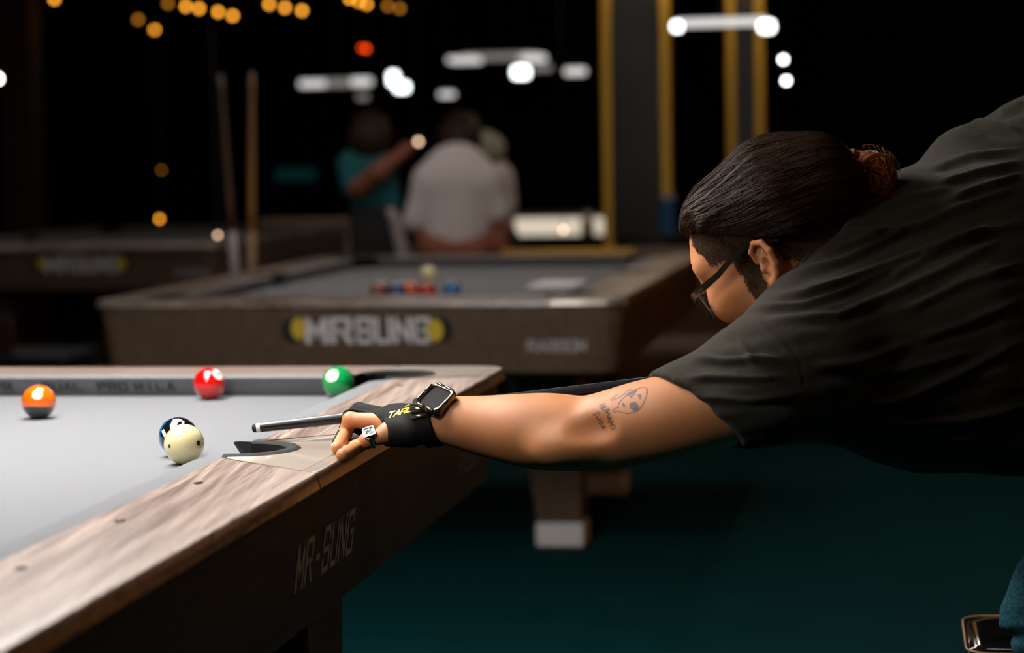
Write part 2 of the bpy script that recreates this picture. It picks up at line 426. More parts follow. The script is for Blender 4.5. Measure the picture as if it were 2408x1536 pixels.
# ------------------------------------------------------------------ pool tables
ZC, ZR, WR, CU = .79, .827, .16, .037
PROF = [(0, ZR), (.03, ZR), (.06, ZR), (.09, ZR), (.12, ZR), (.140, ZR), (.154, .827), (.159, .8262), (.1612, .8235), (.1633, .8152), (.1654, .8070), (.164, .8062), (.150, .806), (.146, .8055)]
def resample(P, n):
    P = [Vector(p) for p in P]; L = [0]
    for a, b in zip(P[:-1], P[1:]): L.append(L[-1]+(b-a).length)
    out = []
    for i in range(n):
        t = L[-1]*i/(n-1); j = min(max(k for k in range(len(L)) if L[k] <= t+1e-9), len(P)-2)
        f = (t-L[j])/max(L[j+1]-L[j], 1e-9); out.append(P[j].lerp(P[j+1], f))
    return out
def arc(c, r, a0, a1, n): return [Vector((c[0]+r*math.cos(a0+(a1-a0)*i/(n-1)), c[1]+r*math.sin(a0+(a1-a0)*i/(n-1)))) for i in range(n)]
def pool_table(label, xl, xr, yn, yf, ys, legs, sights=True, group=None):
    root = thing('pool_table', label, 'pool table', ((xl+xr)/2, (yn+yf)/2, 0), group)
    XL, XR, YN, YF = xl+WR, xr-WR, yn+WR, yf-WR     # cloth / wood lines
    # bed
    pts = []
    def corner(cx, cy, sx, sy):     # quarter notch, counter-clockwise outline
        c = (cx-.01*sx, cy-.01*sy); a = []
        return c
    R = .055
    def notch(c, a0, a1, r): pts.extend(arc(c, r, a0, a1, 12))
    # start on the right side going up
    pts += [Vector((XR, ys-.06))]; notch((XR, ys), -PI/2, -PI*1.5, .06)
    notch((XR-.01, YF-.01), -PI/2+.18, -PI-.18, R+.01)
    notch((XL+.01, YF-.01), -.18+0, -PI/2+.18-0, R+.01)
    pts += [Vector((XL, ys+.06))]; notch((XL, ys), PI/2, -PI/2, .06)
    notch((XL+.01, YN+.01), PI/2-.18, .18, R+.01)
    notch((XR-.01, YN+.01), PI-.18, PI/2+.18, R+.01)
    n = len(pts); mb = MB(); mb.add([(p.x, p.y, ZC) for p in pts]+[(p.x, p.y, ZC-.025) for p in pts], [list(range(n))]+[(i, (i+1) % n, n+(i+1) % n, n+i) for i in range(n)])
    o = mb.build('cloth_bed', 'cloth', root, clean=False)
    bm = bmesh.new(); bm.from_mesh(o.data); bmesh.ops.triangulate(bm, faces=[f for f in bm.faces if len(f.verts) > 4]); bmesh.ops.recalc_face_normals(bm, faces=bm.faces); bm.to_mesh(o.data); bm.free()
    tagp = lambda o, l: o.__setitem__('label', l)
    sides = {'r': (lambda s, t: (XR+s, t)), 'l': (lambda s, t: (XL-s, t)), 'f': (lambda s, t: (t, YF+s)), 'n': (lambda s, t: (t, YN-s))}
    ec = lambda s: -.088+.05*(s/WR)               # distance short of the line corner
    es = lambda s: .081+.132*(s/WR)**.9           # from the side pocket centre
    segs = [('r', ys, YF, es, ec), ('r', YN, ys, ec, es), ('l', ys, YF, es, ec), ('l', YN, ys, ec, es), ('f', XL, XR, ec, ec), ('n', XL, XR, ec, ec)]
    for sd, a, b, ea, eb in segs:
        P = sides[sd]; sa = lambda s: a+(ea(s) if ea is es else -ea(s)); sb = lambda s: b-(eb(s) if eb is es else -eb(s))
        rows = [[(*P(s, sa(min(s, WR))+(sb(min(s, WR))-sa(min(s, WR)))*k/14), z) for k in range(15)] for s, z in PROF]
        MB().grid(rows).build('wood_rail', 'woodx' if sd in 'fn' else 'wood', root, auto=True); face_up(bpy.context.scene.objects[-1] if False else [c for c in root.children][-1])
        cp = [(0, ZR), (-.012, ZR+.0003), (-.026, ZR), (-.034, ZR-.0008), (-.0365, ZR-.0018), (-.037, ZR-.003), (-.0355, ZR-.005), (-.029, ZR-.013), (-.019, ZR-.026), (-.008, ZC-.004)]
        def cut(s, t0, e): # cushion ends slope back towards the nose
            return .012*(-s/.037)**2 if e is es else .036*(-s/.037)
        rows = []
        for s, z in cp:
            A = sa(0)+cut(s, 0, ea); B = sb(0)-cut(s, 0, eb); rows.append([(*P(s, A+(B-A)*k/14), z) for k in range(15)])
        mb = MB().grid(rows)
        cu_ = mb.build('cushion', 'cloth', root, auto=True); face_up(cu_)
        for k in (0, 14): MB().add([r[k] for r in rows]+[(*P(0.0, rows[0][k][1] if sd in 'rl' else rows[0][k][0]), ZC-.004)], [list(range(len(rows)+1))]).build('cushion_facing', 'facing', cu_)
    # side castings
    for sd in 'rl':
        P = sides[sd]; A = arc((.003, 0), .079, -PI/2+.03, PI/2-.03, 33)
        e1 = [Vector((s, -es(s))) for s in np.linspace(0, WR-.02, 10)]; e2 = [Vector((s, es(s))) for s in np.linspace(WR-.02, 0, 10)]
        B = resample(e1+e2, 33)
        B = [Vector(p) for p in [*resample(e1, 12), *resample([e1[-1], e2[0]], 11)[1:-1], *resample(e2, 12)]]; 
        rows = [[(*P(A[i].lerp(B[i], t).x, ys+A[i].lerp(B[i], t).y), ZR+.0006-.004*math.sin(PI*t)*abs(math.cos(PI*i/32))**2) for i in range(33)] for t in (0, .2, .4, .6, .8, 1)] if len(B) == 33 else None
        if rows is None:
            B = resample(B, 33); rows = [[(*P(A[i].lerp(B[i], t).x, ys+A[i].lerp(B[i], t).y), ZR+.0006) for i in range(33)] for t in (0, .3, .6, 1)]
        mb = MB().grid(rows)
        pr = [(s, z) for s, z in PROF if s >= .14]
        mb.grid([[(*P(s+.0008, ys+(-1+2*k/12)*es(min(s, WR))), z+.0006) for k in range(13)] for s, z in pr])
        cst = mb.build('pocket_casting', 'casting', root, auto=True)
        for sg in (-1, 1): MB().tube([(*P(s, ys+sg*es(min(s, WR))), z+.0003) for s, z in PROF], .0009, 6).build('casting_joint', 'trimline', cst)
        # liner: horse-shoe lip, wall and floor of the pocket
        path = [Vector((-.002, -.079)), Vector((-.001, -.079))]+arc((.003, 0), .079, -PI/2, PI/2, 25)+[Vector((-.001, .079)), Vector((-.002, .079))]
        inn = [Vector((-.002, -.060)), Vector((-.001, -.060))]+arc((.003, 0), .059, -PI/2, PI/2, 25)+[Vector((-.001, .060)), Vector((-.002, .060))]
        q = lambda pl, z: [(*P(p.x, ys+p.y), z) for p in pl]
        mid = [a.lerp(b, .5) for a, b in zip(path, inn)]
        MB().grid([q(path, ZC-.02), q(path, ZR+.0005), q([a.lerp(b, .2) for a, b in zip(path, inn)], ZR+.003), q(mid, ZR+.0035), q([a.lerp(b, .85) for a, b in zip(path, inn)], ZR+.003), q(inn, ZR+.0005), q(inn, ZC-.09)]).build('pocket_liner', 'liner', cst, auto=True)
        MB().add([(*P(p.x, ys+p.y), ZC-.085) for p in arc((0, 0), .062, 0, 2*PI*23/24, 24)], [list(range(24))]).build('pocket_floor', 'dark', cst)
        MB().grid([[(*P(p.x, ys+p.y), z) for p in arc((0, 0), .0605, PI/2, PI*1.5, 16)] for z in (ZC-.001, ZC-.09)]).build('pocket_wall', 'liner', cst)
    # corner castings
    for cx, cy, sx, sy in ((XR, YF, 1, 1), (XL, YF, -1, 1), (XR, YN, 1, -1), (XL, YN, -1, -1)):
        P = lambda u, v: (cx+sx*u, cy+sy*v)
        A = arc((-.01, -.01), .071, -PI/2+.12, PI-.12, 40); k_ = .055
        def bnd(s): # outline at offset s of the profile (s = WR on the outside)
            o = s; r = k_-(WR-s)
            return [Vector((0, ec(0))), Vector((o, ec(WR)+.002))]+arc((o-r, o-r), r, 0, PI/2, 9)+[Vector((ec(WR)+.002, o)), Vector((ec(0), 0))]
        B = resample(bnd(.14), 40)
        mb = MB().grid([[(*P(*A[i].lerp(B[i], t)), ZR+.0006) for i in range(40)] for t in (0, .3, .6, 1)])
        rows = []
        for s, z in PROF:
            if s < .139: continue
            r = k_-(WR-s); rows.append([(*P(*p), z+.0006) for p in [Vector((s+.0008, ec(WR)))]+arc((s+.0008-r, s+.0008-r), r, 0, PI/2, 9)+[Vector((ec(WR), s+.0008))]])
        mb.grid(rows)
        cst = mb.build('pocket_casting', 'casting', root, auto=True)
        a0, a1 = -PI/2-.05, PI+.05
        q = lambda r, z: [(*P(*p), z) for p in arc((-.01, -.01), r, a0, a1, 30)]
        MB().grid([q(.071, ZC-.02), q(.071, ZR+.0005), q(.068, ZR+.003), q(.058, ZR+.003), q(.054, ZR), q(.054, ZC-.09)]).build('pocket_liner', 'liner', cst, auto=True)
        MB().add([(*P(*p), ZC-.085) for p in arc((-.01, -.01), .066, 0, 2*PI*23/24, 24)], [list(range(24))]).build('pocket_floor', 'dark', cst)
    # apron with rounded corners
    def ring(ins, z, r):
        a, b, c, d = xl+ins, xr-ins, yn+ins, yf-ins; out = []
        for (x, y, s) in ((b-r, c+r, -PI/2), (b-r, d-r, 0), (a+r, d-r, PI/2), (a+r, c+r, PI)): out += [(p.x, p.y, z) for p in arc((x, y), r, s, s+PI/2, 8)]
        return out
    rows = [ring(.014, .808, .05), ring(.006, .804, .054), ring(.006, .801, .054), ring(.028, .625, .045), ring(.036, .618, .04), ring(.10, .618, .03), ring(.10, .70, .03)]
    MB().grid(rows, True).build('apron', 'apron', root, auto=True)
    MB().box((xl+.12, yn+.12, .60), (xr-.12, yf-.12, .70)).build('slate_frame', 'dark', root)
    for (lx0, lx1, ly0, ly1, skew) in legs:
        b = [(lx0, ly0, .07), (lx1, ly0, .07), (lx1, ly1, .07), (lx0, ly1, .07)]
        t = [(lx0-.07*skew, ly0-.04, .619), (lx1+(.07 if skew == 0 else 0), ly0-.04, .619), (lx1+(.07 if skew == 0 else 0), ly1+.04, .619), (lx0-.07*skew, ly1+.04, .619)]
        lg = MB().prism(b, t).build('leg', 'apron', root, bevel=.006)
        f = MB().box((lx0-.004, ly0-.004, 0), (lx1+.004, ly1+.004, .075)).build('foot', 'footm', lg, bevel=.006); f['label'] = 'pale metal foot'
    if sights:
        k = -3
        for k in (-3, -2, -1, 1, 2, 3):
            for sd in 'rl':
                y = ys-.024+.285*k
                if not (YN+.1 < y < YF-.1): continue
                P = sides[sd]; c = P(.038, y)
                sg = MB().add([(c[0]+.0055*math.cos(a), c[1]+.0095*math.sin(a), ZR+.0006) for a in np.linspace(0, 2*PI, 17)[:-1]], [list(range(16))]).build('rail_sight', 'bblack', root)
                MB().add([(c[0]+.0025*math.cos(a), c[1]+.0045*math.sin(a), ZR+.0010) for a in np.linspace(0, 2*PI, 13)[:-1]], [list(range(12))]).build('sight_centre', 'bwhite' if k == -2 else 'bblack', sg)
    return root

T1 = pool_table('near pool table with pale grey cloth and walnut rails, bridging hand on it', -2.22, -.72, 1.50, 4.152, 2.966,
    [(-.96, -.82, 3.10, 3.24, 1), (-2.15, -2.01, 3.10, 3.24, 0), (-.96, -.82, 2.0, 2.14, 1), (-2.15, -2.01, 2.0, 2.14, 0)])
T2 = pool_table('middle pool table showing its lettered end, racked balls near its head rail', -2.215, -.73, 6.07, 8.62, 7.345,
    [(-1.115, -.975, 6.93, 7.07, 1), (-1.97, -1.83, 6.93, 7.07, 0), (-1.115, -.975, 8.0, 8.14, 1), (-1.97, -1.83, 8.0, 8.14, 0)])
T3 = pool_table('far pool table at the left edge, blurred lettering on its end', -4.62, -3.06, 10.0, 12.6, 11.3,
    [(-3.4, -3.26, 10.4, 10.54, 0), (-4.4, -4.26, 10.4, 10.54, 0), (-3.4, -3.26, 12.0, 12.14, 0), (-4.4, -4.26, 12.0, 12.14, 0)])


# lettering on the tables
def side_place(px, py, X): return UX(px, py, X)
# near table, right-hand apron: plane leans inward
def apron_pt(y, z): return Vector((-.726-.022*(.801-z)/.176+.0008, y, z))
a = UX(703, 1394, -.735); b = UX(842, 1290, -.730); cT = UX(709, 1292, -.728); dT = UX(844, 1201, -.727)
y0, y1 = a.y, b.y; zb = (a.z+b.z)/2; zt = (cT.z+dT.z)/2
ls, L = strokes('MR-SUNG', .62, .26); mb = MB(); sc = (y1-y0)/L
ribbons(ls, .15, lambda x, y: apron_pt(y0+x*sc, zb+y*(zt-zb)), mb)
o = mb.build('apron_lettering', 'logo', T1, clean=False); o['label'] = 'silver letters MR-SUNG'
ls, L = strokes('RASSON', .62, .3); mb = MB(); y2 = 3.78
ribbons(ls, .15, lambda x, y: apron_pt(y2+x*.035, .675+y*.035), mb)
mb.build('apron_lettering', 'logodim', T1, clean=False)
# far cushion face of the near table: dark print under the nose
fy = 4.152-WR-.037
for txt, x0 in (('CPR', -1.66), ('DUAL', -1.545), ('PRO', -1.44), ('MILA', -1.37)):
    ls, L = strokes(txt, .62, .34); mb = MB()
    ribbons(ls, .20, lambda x, y: Vector((x0+x*.021, fy+.0055+.0105*(1-y)-.0012, ZR-.026+y*.013)), mb)
    mb.build('cushion_print', 'greyprint', T1, clean=False)
# middle table end
def end_logo(T, yface, xc, zc, s, small=True):
    f = lambda x, z: Vector((x, yface+.006-.0012+.022*(.801-z)/.176, z))
    for txt, x0, wd in (('MR', -.164, .118), ('SUNG', -.024, .196)):
        ls, L = strokes(txt, .62, .28); mb = MB(); k = wd/L
        ribbons(ls, .21, lambda x, y: f(xc+(x0+x*k)*s, zc+(-.031+y*.062)*s), mb)
        o = mb.build('end_lettering', 'logowhite', T, clean=False); o['label'] = 'white letters '+txt
    for sg, x0 in ((-1, -.196), (1, .198)):
        mb = MB(); mb.add([f(xc+(x0+.03*math.cos(a))*s+sg*.012*s, zc+.036*s*math.sin(a)) for a in np.linspace(0, 2*PI, 25)[:-1]], [list(range(24))])
        o = mb.build('ball_emblem', 'black', T, clean=False)
        g = lambda x, z: f(x, z)-Vector((0, .0006, 0))
        mb = MB(); mb.add([g(xc+(x0-sg*.006+.021*math.cos(a))*s, zc+(.006 if sg < 0 else 0)*s+.030*s*math.sin(a)) for a in np.linspace(0, 2*PI, 25)[:-1]], [list(range(24))])
        mb.build('emblem_centre', 'yellow', o, clean=False)
    if small:
        ls, L = strokes('RASSON', .62, .28); mb = MB(); k = .155/L
        ribbons(ls, .24, lambda x, y: f(xc+(.445+x*k)*s, zc+(-.058+y*.028)*s), mb)
        mb.build('end_lettering', 'logodim', T, clean=False)
end_logo(T2, 6.07, -1.440, .740, 1.0)
end_logo(T3, 10.0, -3.70, .738, 1.0)

# ------------------------------------------------------------------ lamps over the tables
def table_lamp(label, x0, x1, y0, y1, z, m, group='light panels above the tables'):
    r = thing('table_lamp', label, 'lamp', ((x0+x1)/2, (y0+y1)/2, z), None); yr = (y0+.2, y1-.2) if y1-y0 > .5 else ((y0+y1)/2,)
    MB().box((x0-.02, y0-.02, z), (x1+.02, y1+.02, z+.06)).build('lamp_housing', 'steel', r)
    MB().box((x0, y0, z-.012), (x1, y1, z-.001)).build('lamp_panel', m, r)
    for y in yr: MB().tube([((x0+x1)/2, y, z+.06), ((x0+x1)/2, y, 3.4)], .006, 6).build('cord', 'steel', r)
    return r
table_lamp('long light panel hanging over the far half of the near table', -1.62, -1.06, 2.55, 4.10, 1.92, 'panel')
table_lamp('light panel hanging over the near half of the near table', -1.62, -1.06, 1.40, 1.85, 1.95, 'panel')
fl = thing('table_lamp', 'square light frame hanging over the middle table', 'lamp', (-1.47, 7.3, 1.9))
for lo_, hi_ in (((-2.0, 6.85), (-.95, 6.90)), ((-2.0, 7.8), (-.95, 7.85)), ((-2.0, 6.90), (-1.95, 7.8)), ((-1.0, 6.90), (-.95, 7.8))):
    MB().box((*lo_, 1.90), (*hi_, 1.95)).build('frame_bar', 'steel', fl); MB().box((lo_[0]+.004, lo_[1]+.004, 1.888), (hi_[0]-.004, hi_[1]-.004, 1.899)).build('light_tube', 'panel_mid', fl)
for x_ in (-1.98, -.97): MB().tube([(x_, 7.35, 1.95), (x_, 7.35, 3.4)], .005, 6).build('cord', 'steel', fl)
table_lamp('added light panel, unseen, above the people behind the middle table', -2.3, -1.5, 9.2, 10.0, 2.35, 'added_panel_far')  # extra panel out of view, added to brighten the people below
table_lamp('thin light tube above the frame, beyond the player', -.25, .85, 5.08, 5.13, 1.75, 'panel_side')
table_lamp('added light panel, unseen, near the far left table', -4.2, -3.5, 9.0, 9.8, 2.5, 'added_panel_far')  # extra panel out of view, added as local light at far left
# glowing frames over the far tables
def hanging(name, label, cat, pieces, group=None, ref=None):
    """pieces: (part name, px, py, d, half width, half height, half depth, material)"""
    c = W(*ref) if ref else W(*pieces[0][1:4]); r = thing(name, label, cat, c, group)
    for nm, px, py, d, hw, hh, hd, m in pieces:
        p = W(px, py, d); mb = MB().box((-hw, -hd, -hh), (hw, hd, hh)); mb.v = [p+v for v in mb.v]
        mb.build(nm, m, r, bevel=min(hw, hh, hd)*.6)
    p = c; MB().tube([(p.x, p.y, p.z), (p.x, p.y, 3.4)], .004, 6).build('cord', 'steel', r)
    return r
hanging('lamp_frame', 'white lamp frame between the gold-edged pillars, glowing at both ends', 'lamp', [('light_bar', 1697, 52, 10, .20, .018, .02, 'tube'), ('lamp_head', 1592, 62, 9.9, .022, .022, .03, 'spot'), ('lamp_head', 1803, 62, 9.9, .034, .026, .03, 'spot')])
hanging('lamp_frame', 'widest white lamp frame above the middle of the room', 'lamp', [('light_bar', 1172, 133, 16.5, .26, .022, .05, 'tubedim'), ('lamp_head', 1093, 141, 16.4, .105, .020, .12, 'tube'), ('lamp_head', 1252, 136, 16.4, .085, .024, .12, 'tube')])
hanging('lamp_frame', 'angled bright lamp just below the widest lamp frame', 'lamp', [('lamp_head', 1225, 170, 14, .05, .035, .03, 'spot'), ('light_bar', 1275, 160, 14.1, .06, .018, .02, 'tubedim')])
hanging('lamp_frame', 'small oval lamp nearest the left gold-edged pillar', 'lamp', [('lamp_head', 1353, 168, 14, .065, .022, .03, 'tube')])
hanging('lamp_frame', 'long white lamp bar at the left of the lit lamps', 'lamp', [('light_bar', 790, 195, 16, .26, .026, .02, 'tubedim'), ('lamp_head', 735, 197, 15.9, .09, .022, .03, 'tube'), ('lamp_head', 850, 192, 15.9, .07, .026, .03, 'tube'), ('lamp_head', 853, 228, 15.8, .035, .02, .03, 'tubedim')])
hanging('lamp_frame', 'brightest heart-shaped lamp right of the long white bar', 'lamp', [('lamp_head', 925, 185, 15, .03, .045, .03, 'spot'), ('lamp_head', 945, 205, 15, .045, .03, .03, 'spot')])
hanging('lamp_frame', 'small oval lamp hanging lowest above the people', 'lamp', [('lamp_head', 1051, 222, 15, .05, .018, .03, 'tube')])

def bulb(px, py, d, m, label, r=.016, group=None):
    c = W(px, py, d); t = thing('pendant_bulb', label, 'light bulb', c, group)
    MB().sphere(c, r, 12, 8).build('bulb', m, t, smooth=True)
    MB().tube([(c.x, c.y, c.z+r*.9), (c.x, c.y, 3.4)], .003, 5).build('cord', 'steel', t)
AMB = 'amber bulbs strung under the ceiling'
for (px, py, m, lab) in [(128, -2, 'bulb_amber', 'amber bulb cut by the top edge at far left'), (325, 46, 'bulb_dim', 'dim amber bulb beside the lowest amber bulb'), (363, 70, 'bulb_amber', 'lowest amber bulb at the upper left'),
    (395, 8, 'bulb_dim', 'faint amber bulb left of the first bright pair'), (437, 15, 'bulb_amber', 'left bulb of the first bright amber pair'), (468, 20, 'bulb_amber', 'right bulb of the first bright amber pair'),
    (513, 28, 'bulb_amber', 'left bulb of the second amber pair, slightly lower'), (547, 37, 'bulb_amber', 'right bulb of the second amber pair, lower'),
    (633, 10, 'bulb_amber', 'leftmost of the descending trio of amber bulbs'), (670, 18, 'bulb_amber', 'middle one of the descending trio of amber bulbs'), (710, 25, 'bulb_amber', 'rightmost of the descending trio of amber bulbs'),
    (822, -4, 'bulb_amber', 'amber bulb touching the top edge above the red light'), (845, 4, 'bulb_amber', 'amber bulb overlapping its brighter right neighbour'), (862, 10, 'bulb_amber', 'bright amber bulb above the red light'), (912, 14, 'bulb_dim', 'dim amber bulb, left of the last pair'), (940, 20, 'bulb_dim', 'dimmest amber bulb, right of the last pair')]:
    bulb(px, py, 15, m, lab, group=AMB)
bulb(850, 113, 14, 'bulb_red', 'red light, left half of the overlapping pair', .010); bulb(861, 115, 14, 'bulb_red', 'red light, right and brighter half of the overlapping pair', .014)
bulb(375, 515, 13, 'bulb_amber', 'small orange light low on the left above the far table', .011)
bulb(984, 333, 13, 'bulb_cream', 'small cream light above the raised arm', .013)
bulb(512, 553, 10.2, 'bulb_cream', 'small cream light beside the corner of the far left table', .008)
bulb(1842, 140, 13, 'bulb_white', 'upper of two round white lights right of the pillars', .013); bulb(1849, 190, 13, 'bulb_white', 'lower of two round white lights right of the pillars', .013)
bulb(-6, 185, 13, 'bulb_white', 'white light cut by the left edge', .02)
bulb(1325, 541, 12.4, 'bulb_cream', 'round cream light in front of the lit counter', .011)
bulb(380, 400, 14, 'bulb_dim', 'faint light above the small orange light', .008)

for px_, lab in ((1495, 'added round lamp, unseen above the frame, lighting the wide pillar'), (1760, 'added round lamp, unseen above the frame, lighting the narrow pillar')):  # globes added out of view to brighten the pillar tops
    c = W(px_, -190, 11.6); t = thing('added_pendant', lab, 'lamp', c)
    MB().sphere(c, .07, 16, 10).build('added_lamp_globe', 'globe', t, smooth=True); MB().tube([(c.x, c.y, c.z+.06), (c.x, c.y, 3.4)], .004, 6).build('cord', 'steel', t)
# warm lamp added out of view, for the orange line along the rail
wl = thing('added_floor_lamp', 'added warm floor lamp, unseen, right of the middle table', 'lamp', (1.25, 7.2, 0))
MB().tube([(1.25, 7.2, 0), (1.25, 7.2, .03)], .15, 24).build('base', 'steel', wl); MB().tube([(1.25, 7.2, .02), (1.25, 7.2, .8)], .012, 8).build('pole', 'steel', wl)
MB().tube([(1.25, 7.2, .72), (1.25, 7.2, 1.25)], [.22, .15], 24).build('added_lamp_shade', 'warm', wl)
wl = thing('added_pendant', 'added warm globe pendant above the player, unseen, lighting the bun', 'lamp', (.75, 2.2, 2.1))  # warm globe added out of view to light the bun
MB().sphere((.75, 2.2, 2.1), .07).build('added_lamp_shade', 'warmhot', wl, smooth=True); MB().tube([(.75, 2.2, 2.17), (.75, 2.2, 3.4)], .008, 8).build('pole', 'steel', wl)

# ------------------------------------------------------------------ balls
RB = .028575
def ball(label, c, m, group='pool balls', extra=(), n=32):
    c = Vector(c); b = MB().sphere((0, 0, 0), RB, n, n//2).build('pool_ball', m, smooth=True); b.location = c
    tag(b, label, 'ball', group)
    for nm, d, ang, mm, lines, sc in extra:
        d = Vector(d).normalized(); a = Vector((0, 0, 1)).cross(d).normalized() if abs(d.z) < .95 else Vector((1, 0, 0)); up = d.cross(a)
        pl = lambda x, y, rr: c+(d*math.cos(math.hypot(x, y))+(a*(x)+up*y)*(math.sin(math.hypot(x, y))/max(math.hypot(x, y), 1e-6))).normalized()*rr
        if ang:
            rows = [[pl(ang*t*math.cos(th), ang*t*math.sin(th), RB+.00012) for th in np.linspace(0, 2*PI, 33)[:-1]] for t in np.linspace(.01, 1, 12)]
            o = MB().grid(rows, True).add(rows[0], [list(range(32))]).build(nm, mm, b, smooth=True)
        if lines:
            mb = MB(); ribbons([[(x*sc-.5*sc*.62, y*sc-.5*sc) for x, y in l] for l in lines[0]], lines[1], lambda x, y: pl(x, y, RB+.0004), mb, 6)
            mb.build('number', lines[2], b, clean=False, smooth=True)
    return b
def seat(px, py): return UZ(px, py, ZC+RB)
tocam = lambda c: (CAMP-c).normalized()
def aim(c, x, y):           # direction on a ball, x right / y up as seen from where the camera stands
    z = math.sqrt(max(0, 1-x*x-y*y)); return RT*x+UPV*y+tocam(c)*z
c = seat(433, 1045)
cue_ball = ball('cream cue ball with black dots beside the side pocket', c, 'cream', extra=[('dot', aim(c, -.67, -.09), .092, 'bblack', None, 0), ('dot', aim(c, .75, .06), .13, 'bblack', None, 0), ('dot', -aim(c, -.67, -.09), .1, 'bblack', None, 0), ('dot', Vector((0, 0, 1)).cross(aim(c, .75, .06))*-1+Vector((0, .6, -.4)), .01, 'bblack', None, 0)])
c = seat(419, 1027)
d = aim(c, .12, .12)
ls, L = strokes('9', .62)
ball('blue ball with black face and white number, mostly hidden by the cue ball', c, 'blue', extra=[('ball_disc', d, 1.22, 'bblack', None, 0)])
bb = [o for o in bpy.data.objects if o.name.startswith('pool_ball')][-1]
def sph_strokes(ball_o, d, lines, w, m, name='number'):
    c = ball_o.location; d = Vector(d).normalized(); a = Vector(RT); a = (a-d*a.dot(d)).normalized(); up = d.cross(a)
    up = up if up.z > 0 else -up
    def pl(x, y):
        r = math.hypot(x, y); return c+(d*math.cos(r)+(a*x+up*y)*(math.sin(r)/max(r, 1e-6)))*(RB+.0005)
    mb = MB(); ribbons(lines, w, pl, mb, 6); o = mb.build(name, m, ball_o, clean=False, smooth=True); return o
sph_strokes(bb, aim(c, 0, 0), [[(-.30, -.1), (-.38, .62), (-.28, .80), (.12, .92), (.28, .86), (.26, .72), (.05, .35)], [(-.92, .33), (-.72, .02)], [(-.84, .36), (-.64, .06)]], .11, 'bwhite')
c = seat(91, 945)
b = ball('orange ball with a black lower cap, farthest left on the cloth', c, 'orange', extra=[('black_cap', Vector((-.10, -.16, -1)), 1.22, 'bblack', None, 0), ('ball_disc', aim(c, -.08, .42), .30, 'bwhite', None, 0)])  # the white disc on this ball is a painted highlight
sph_strokes(b, aim(c, -.1, .42), [[(0, -.08), (0, .08)]], .05, 'orange')  # orange strokes across the painted highlight
c = seat(492, 902)
b = ball('glossy red ball with a white number disc near the far cushion', c, 'red', extra=[('ball_disc', aim(c, .60, .62), .40, 'bwhite', None, 0)])
sph_strokes(b, aim(c, .60, .62), [[(-.09, .14), (.09, .14), (.0, .02), (.1, -.06), (0, -.14), (-.1, -.1)]], .05, 'bblack')
c = seat(795, 899)
b = ball('green ball with a white number disc, near the far right pocket', c, 'green', extra=[('ball_disc', aim(c, -.40, .42), .42, 'bwhite', None, 0)])
sph_strokes(b, aim(c, -.4, .42), [[(.1, .14), (-.08, .1), (-.08, -.12), (.08, -.12), (.08, .0), (-.08, .0)]], .05, 'bblack')
def seat2(px, y): p = UY(px, 660, y); return Vector((p.x, y, ZC+RB))
for px, y, m, lab in [(890, 6.55, 'brown', 'brown ball at the left end of the row on the middle table'), (932, 6.50, 'purple', 'dark blue ball in the row on the middle table'), (963, 6.56, 'orange', 'orange ball in the row on the middle table'), (1005, 6.50, 'red', 'red ball below the cream ball on the middle table'), (1062, 6.55, 'blue', 'blue ball at the right end of the row on the middle table')]:
    ball(lab, seat2(px, y), m, 'balls gathered on the middle table', n=20)
ball('cream cue ball behind the row on the middle table', seat(1007, 645), 'cream', 'balls gathered on the middle table', n=20)
pp = UZ(1312, 671, ZC+.004)  # white slab put in as a lamp reflection on the table
tag(MB().box((pp.x-.075, pp.y-.15, ZC), (pp.x+.075, pp.y+.15, ZC+.012)).build('reflection_slab', 'plain_white', bevel=.003), 'small white slab put in as a lamp reflection on the middle table at the right', 'plain_white')

# ------------------------------------------------------------------ cue of the player
CT = W(593, 1008, 3.20); CE = W(1540, 903, 3.20); cd = (CE-CT).normalized()
cue = thing('pool_cue', 'black cue with white ferrule held over the side pocket', 'cue', CT)
def seg(a, b, r0, r1, nm, m): MB().tube([CT+cd*(a+(b-a)*t) for t in (0, .5, 1)], [r0, (r0+r1)/2, r1], 24).build(nm, m, cue, auto=True)
MB().tube([CT+cd*t for t in (0, .001, .003, .006)], [.003, .0051, .006, .0061], 24).build('cue_tip', 'tip', cue, auto=True)
seg(.006, .0115, .0063, .0064, 'ferrule', 'ferrule')
seg(.0115, .30, .0066, .0088, 'shaft', 'carbon'); seg(.30, .78, .0088, .0128, 'shaft', 'carbon'); seg(.78, .785, .0131, .0131, 'joint_collar', 'silver'); seg(.785, 1.46, .0130, .0155, 'butt', 'carbon'); seg(1.46, 1.475, .0148, .012, 'bumper', 'tip')

# cues standing behind the middle table
def standing_cue(label, pb, pt, d0, d1, mshaft, mbutt):
    b = W(*pb, d0); t = W(*pt, d1); dv = (b-t).normalized(); f = b+dv*((b.z-.0)/-dv.z) if dv.z < 0 else b
    r = thing('pool_cue', label, 'cue', f, 'cues standing beside the middle table')
    MB().tube([b.lerp(t, k/6) for k in range(7)], [.015-.007*k/6 for k in range(7)], 12).build('shaft', mshaft, r, smooth=True)
    j = W(pb[0], pb[1]+100, d0) if False else b.lerp(f, .28)
    MB().tube([b, j], [.0165, .018], 12).build('wrap', mbutt, r, smooth=True)
    MB().tube([j, f], [.016, .016], 12).build('butt', mshaft, r, smooth=True)
standing_cue('darker cue with a white butt wrap, left one behind the middle table', (545, 545), (518, 175), 9.1, 9.1, 'cuebd', 'cuew')
standing_cue('golden maple cue with a tan butt wrap, right of the darker cue', (591, 545), (592, 170), 8.95, 8.95, 'cueb', 'cuet')
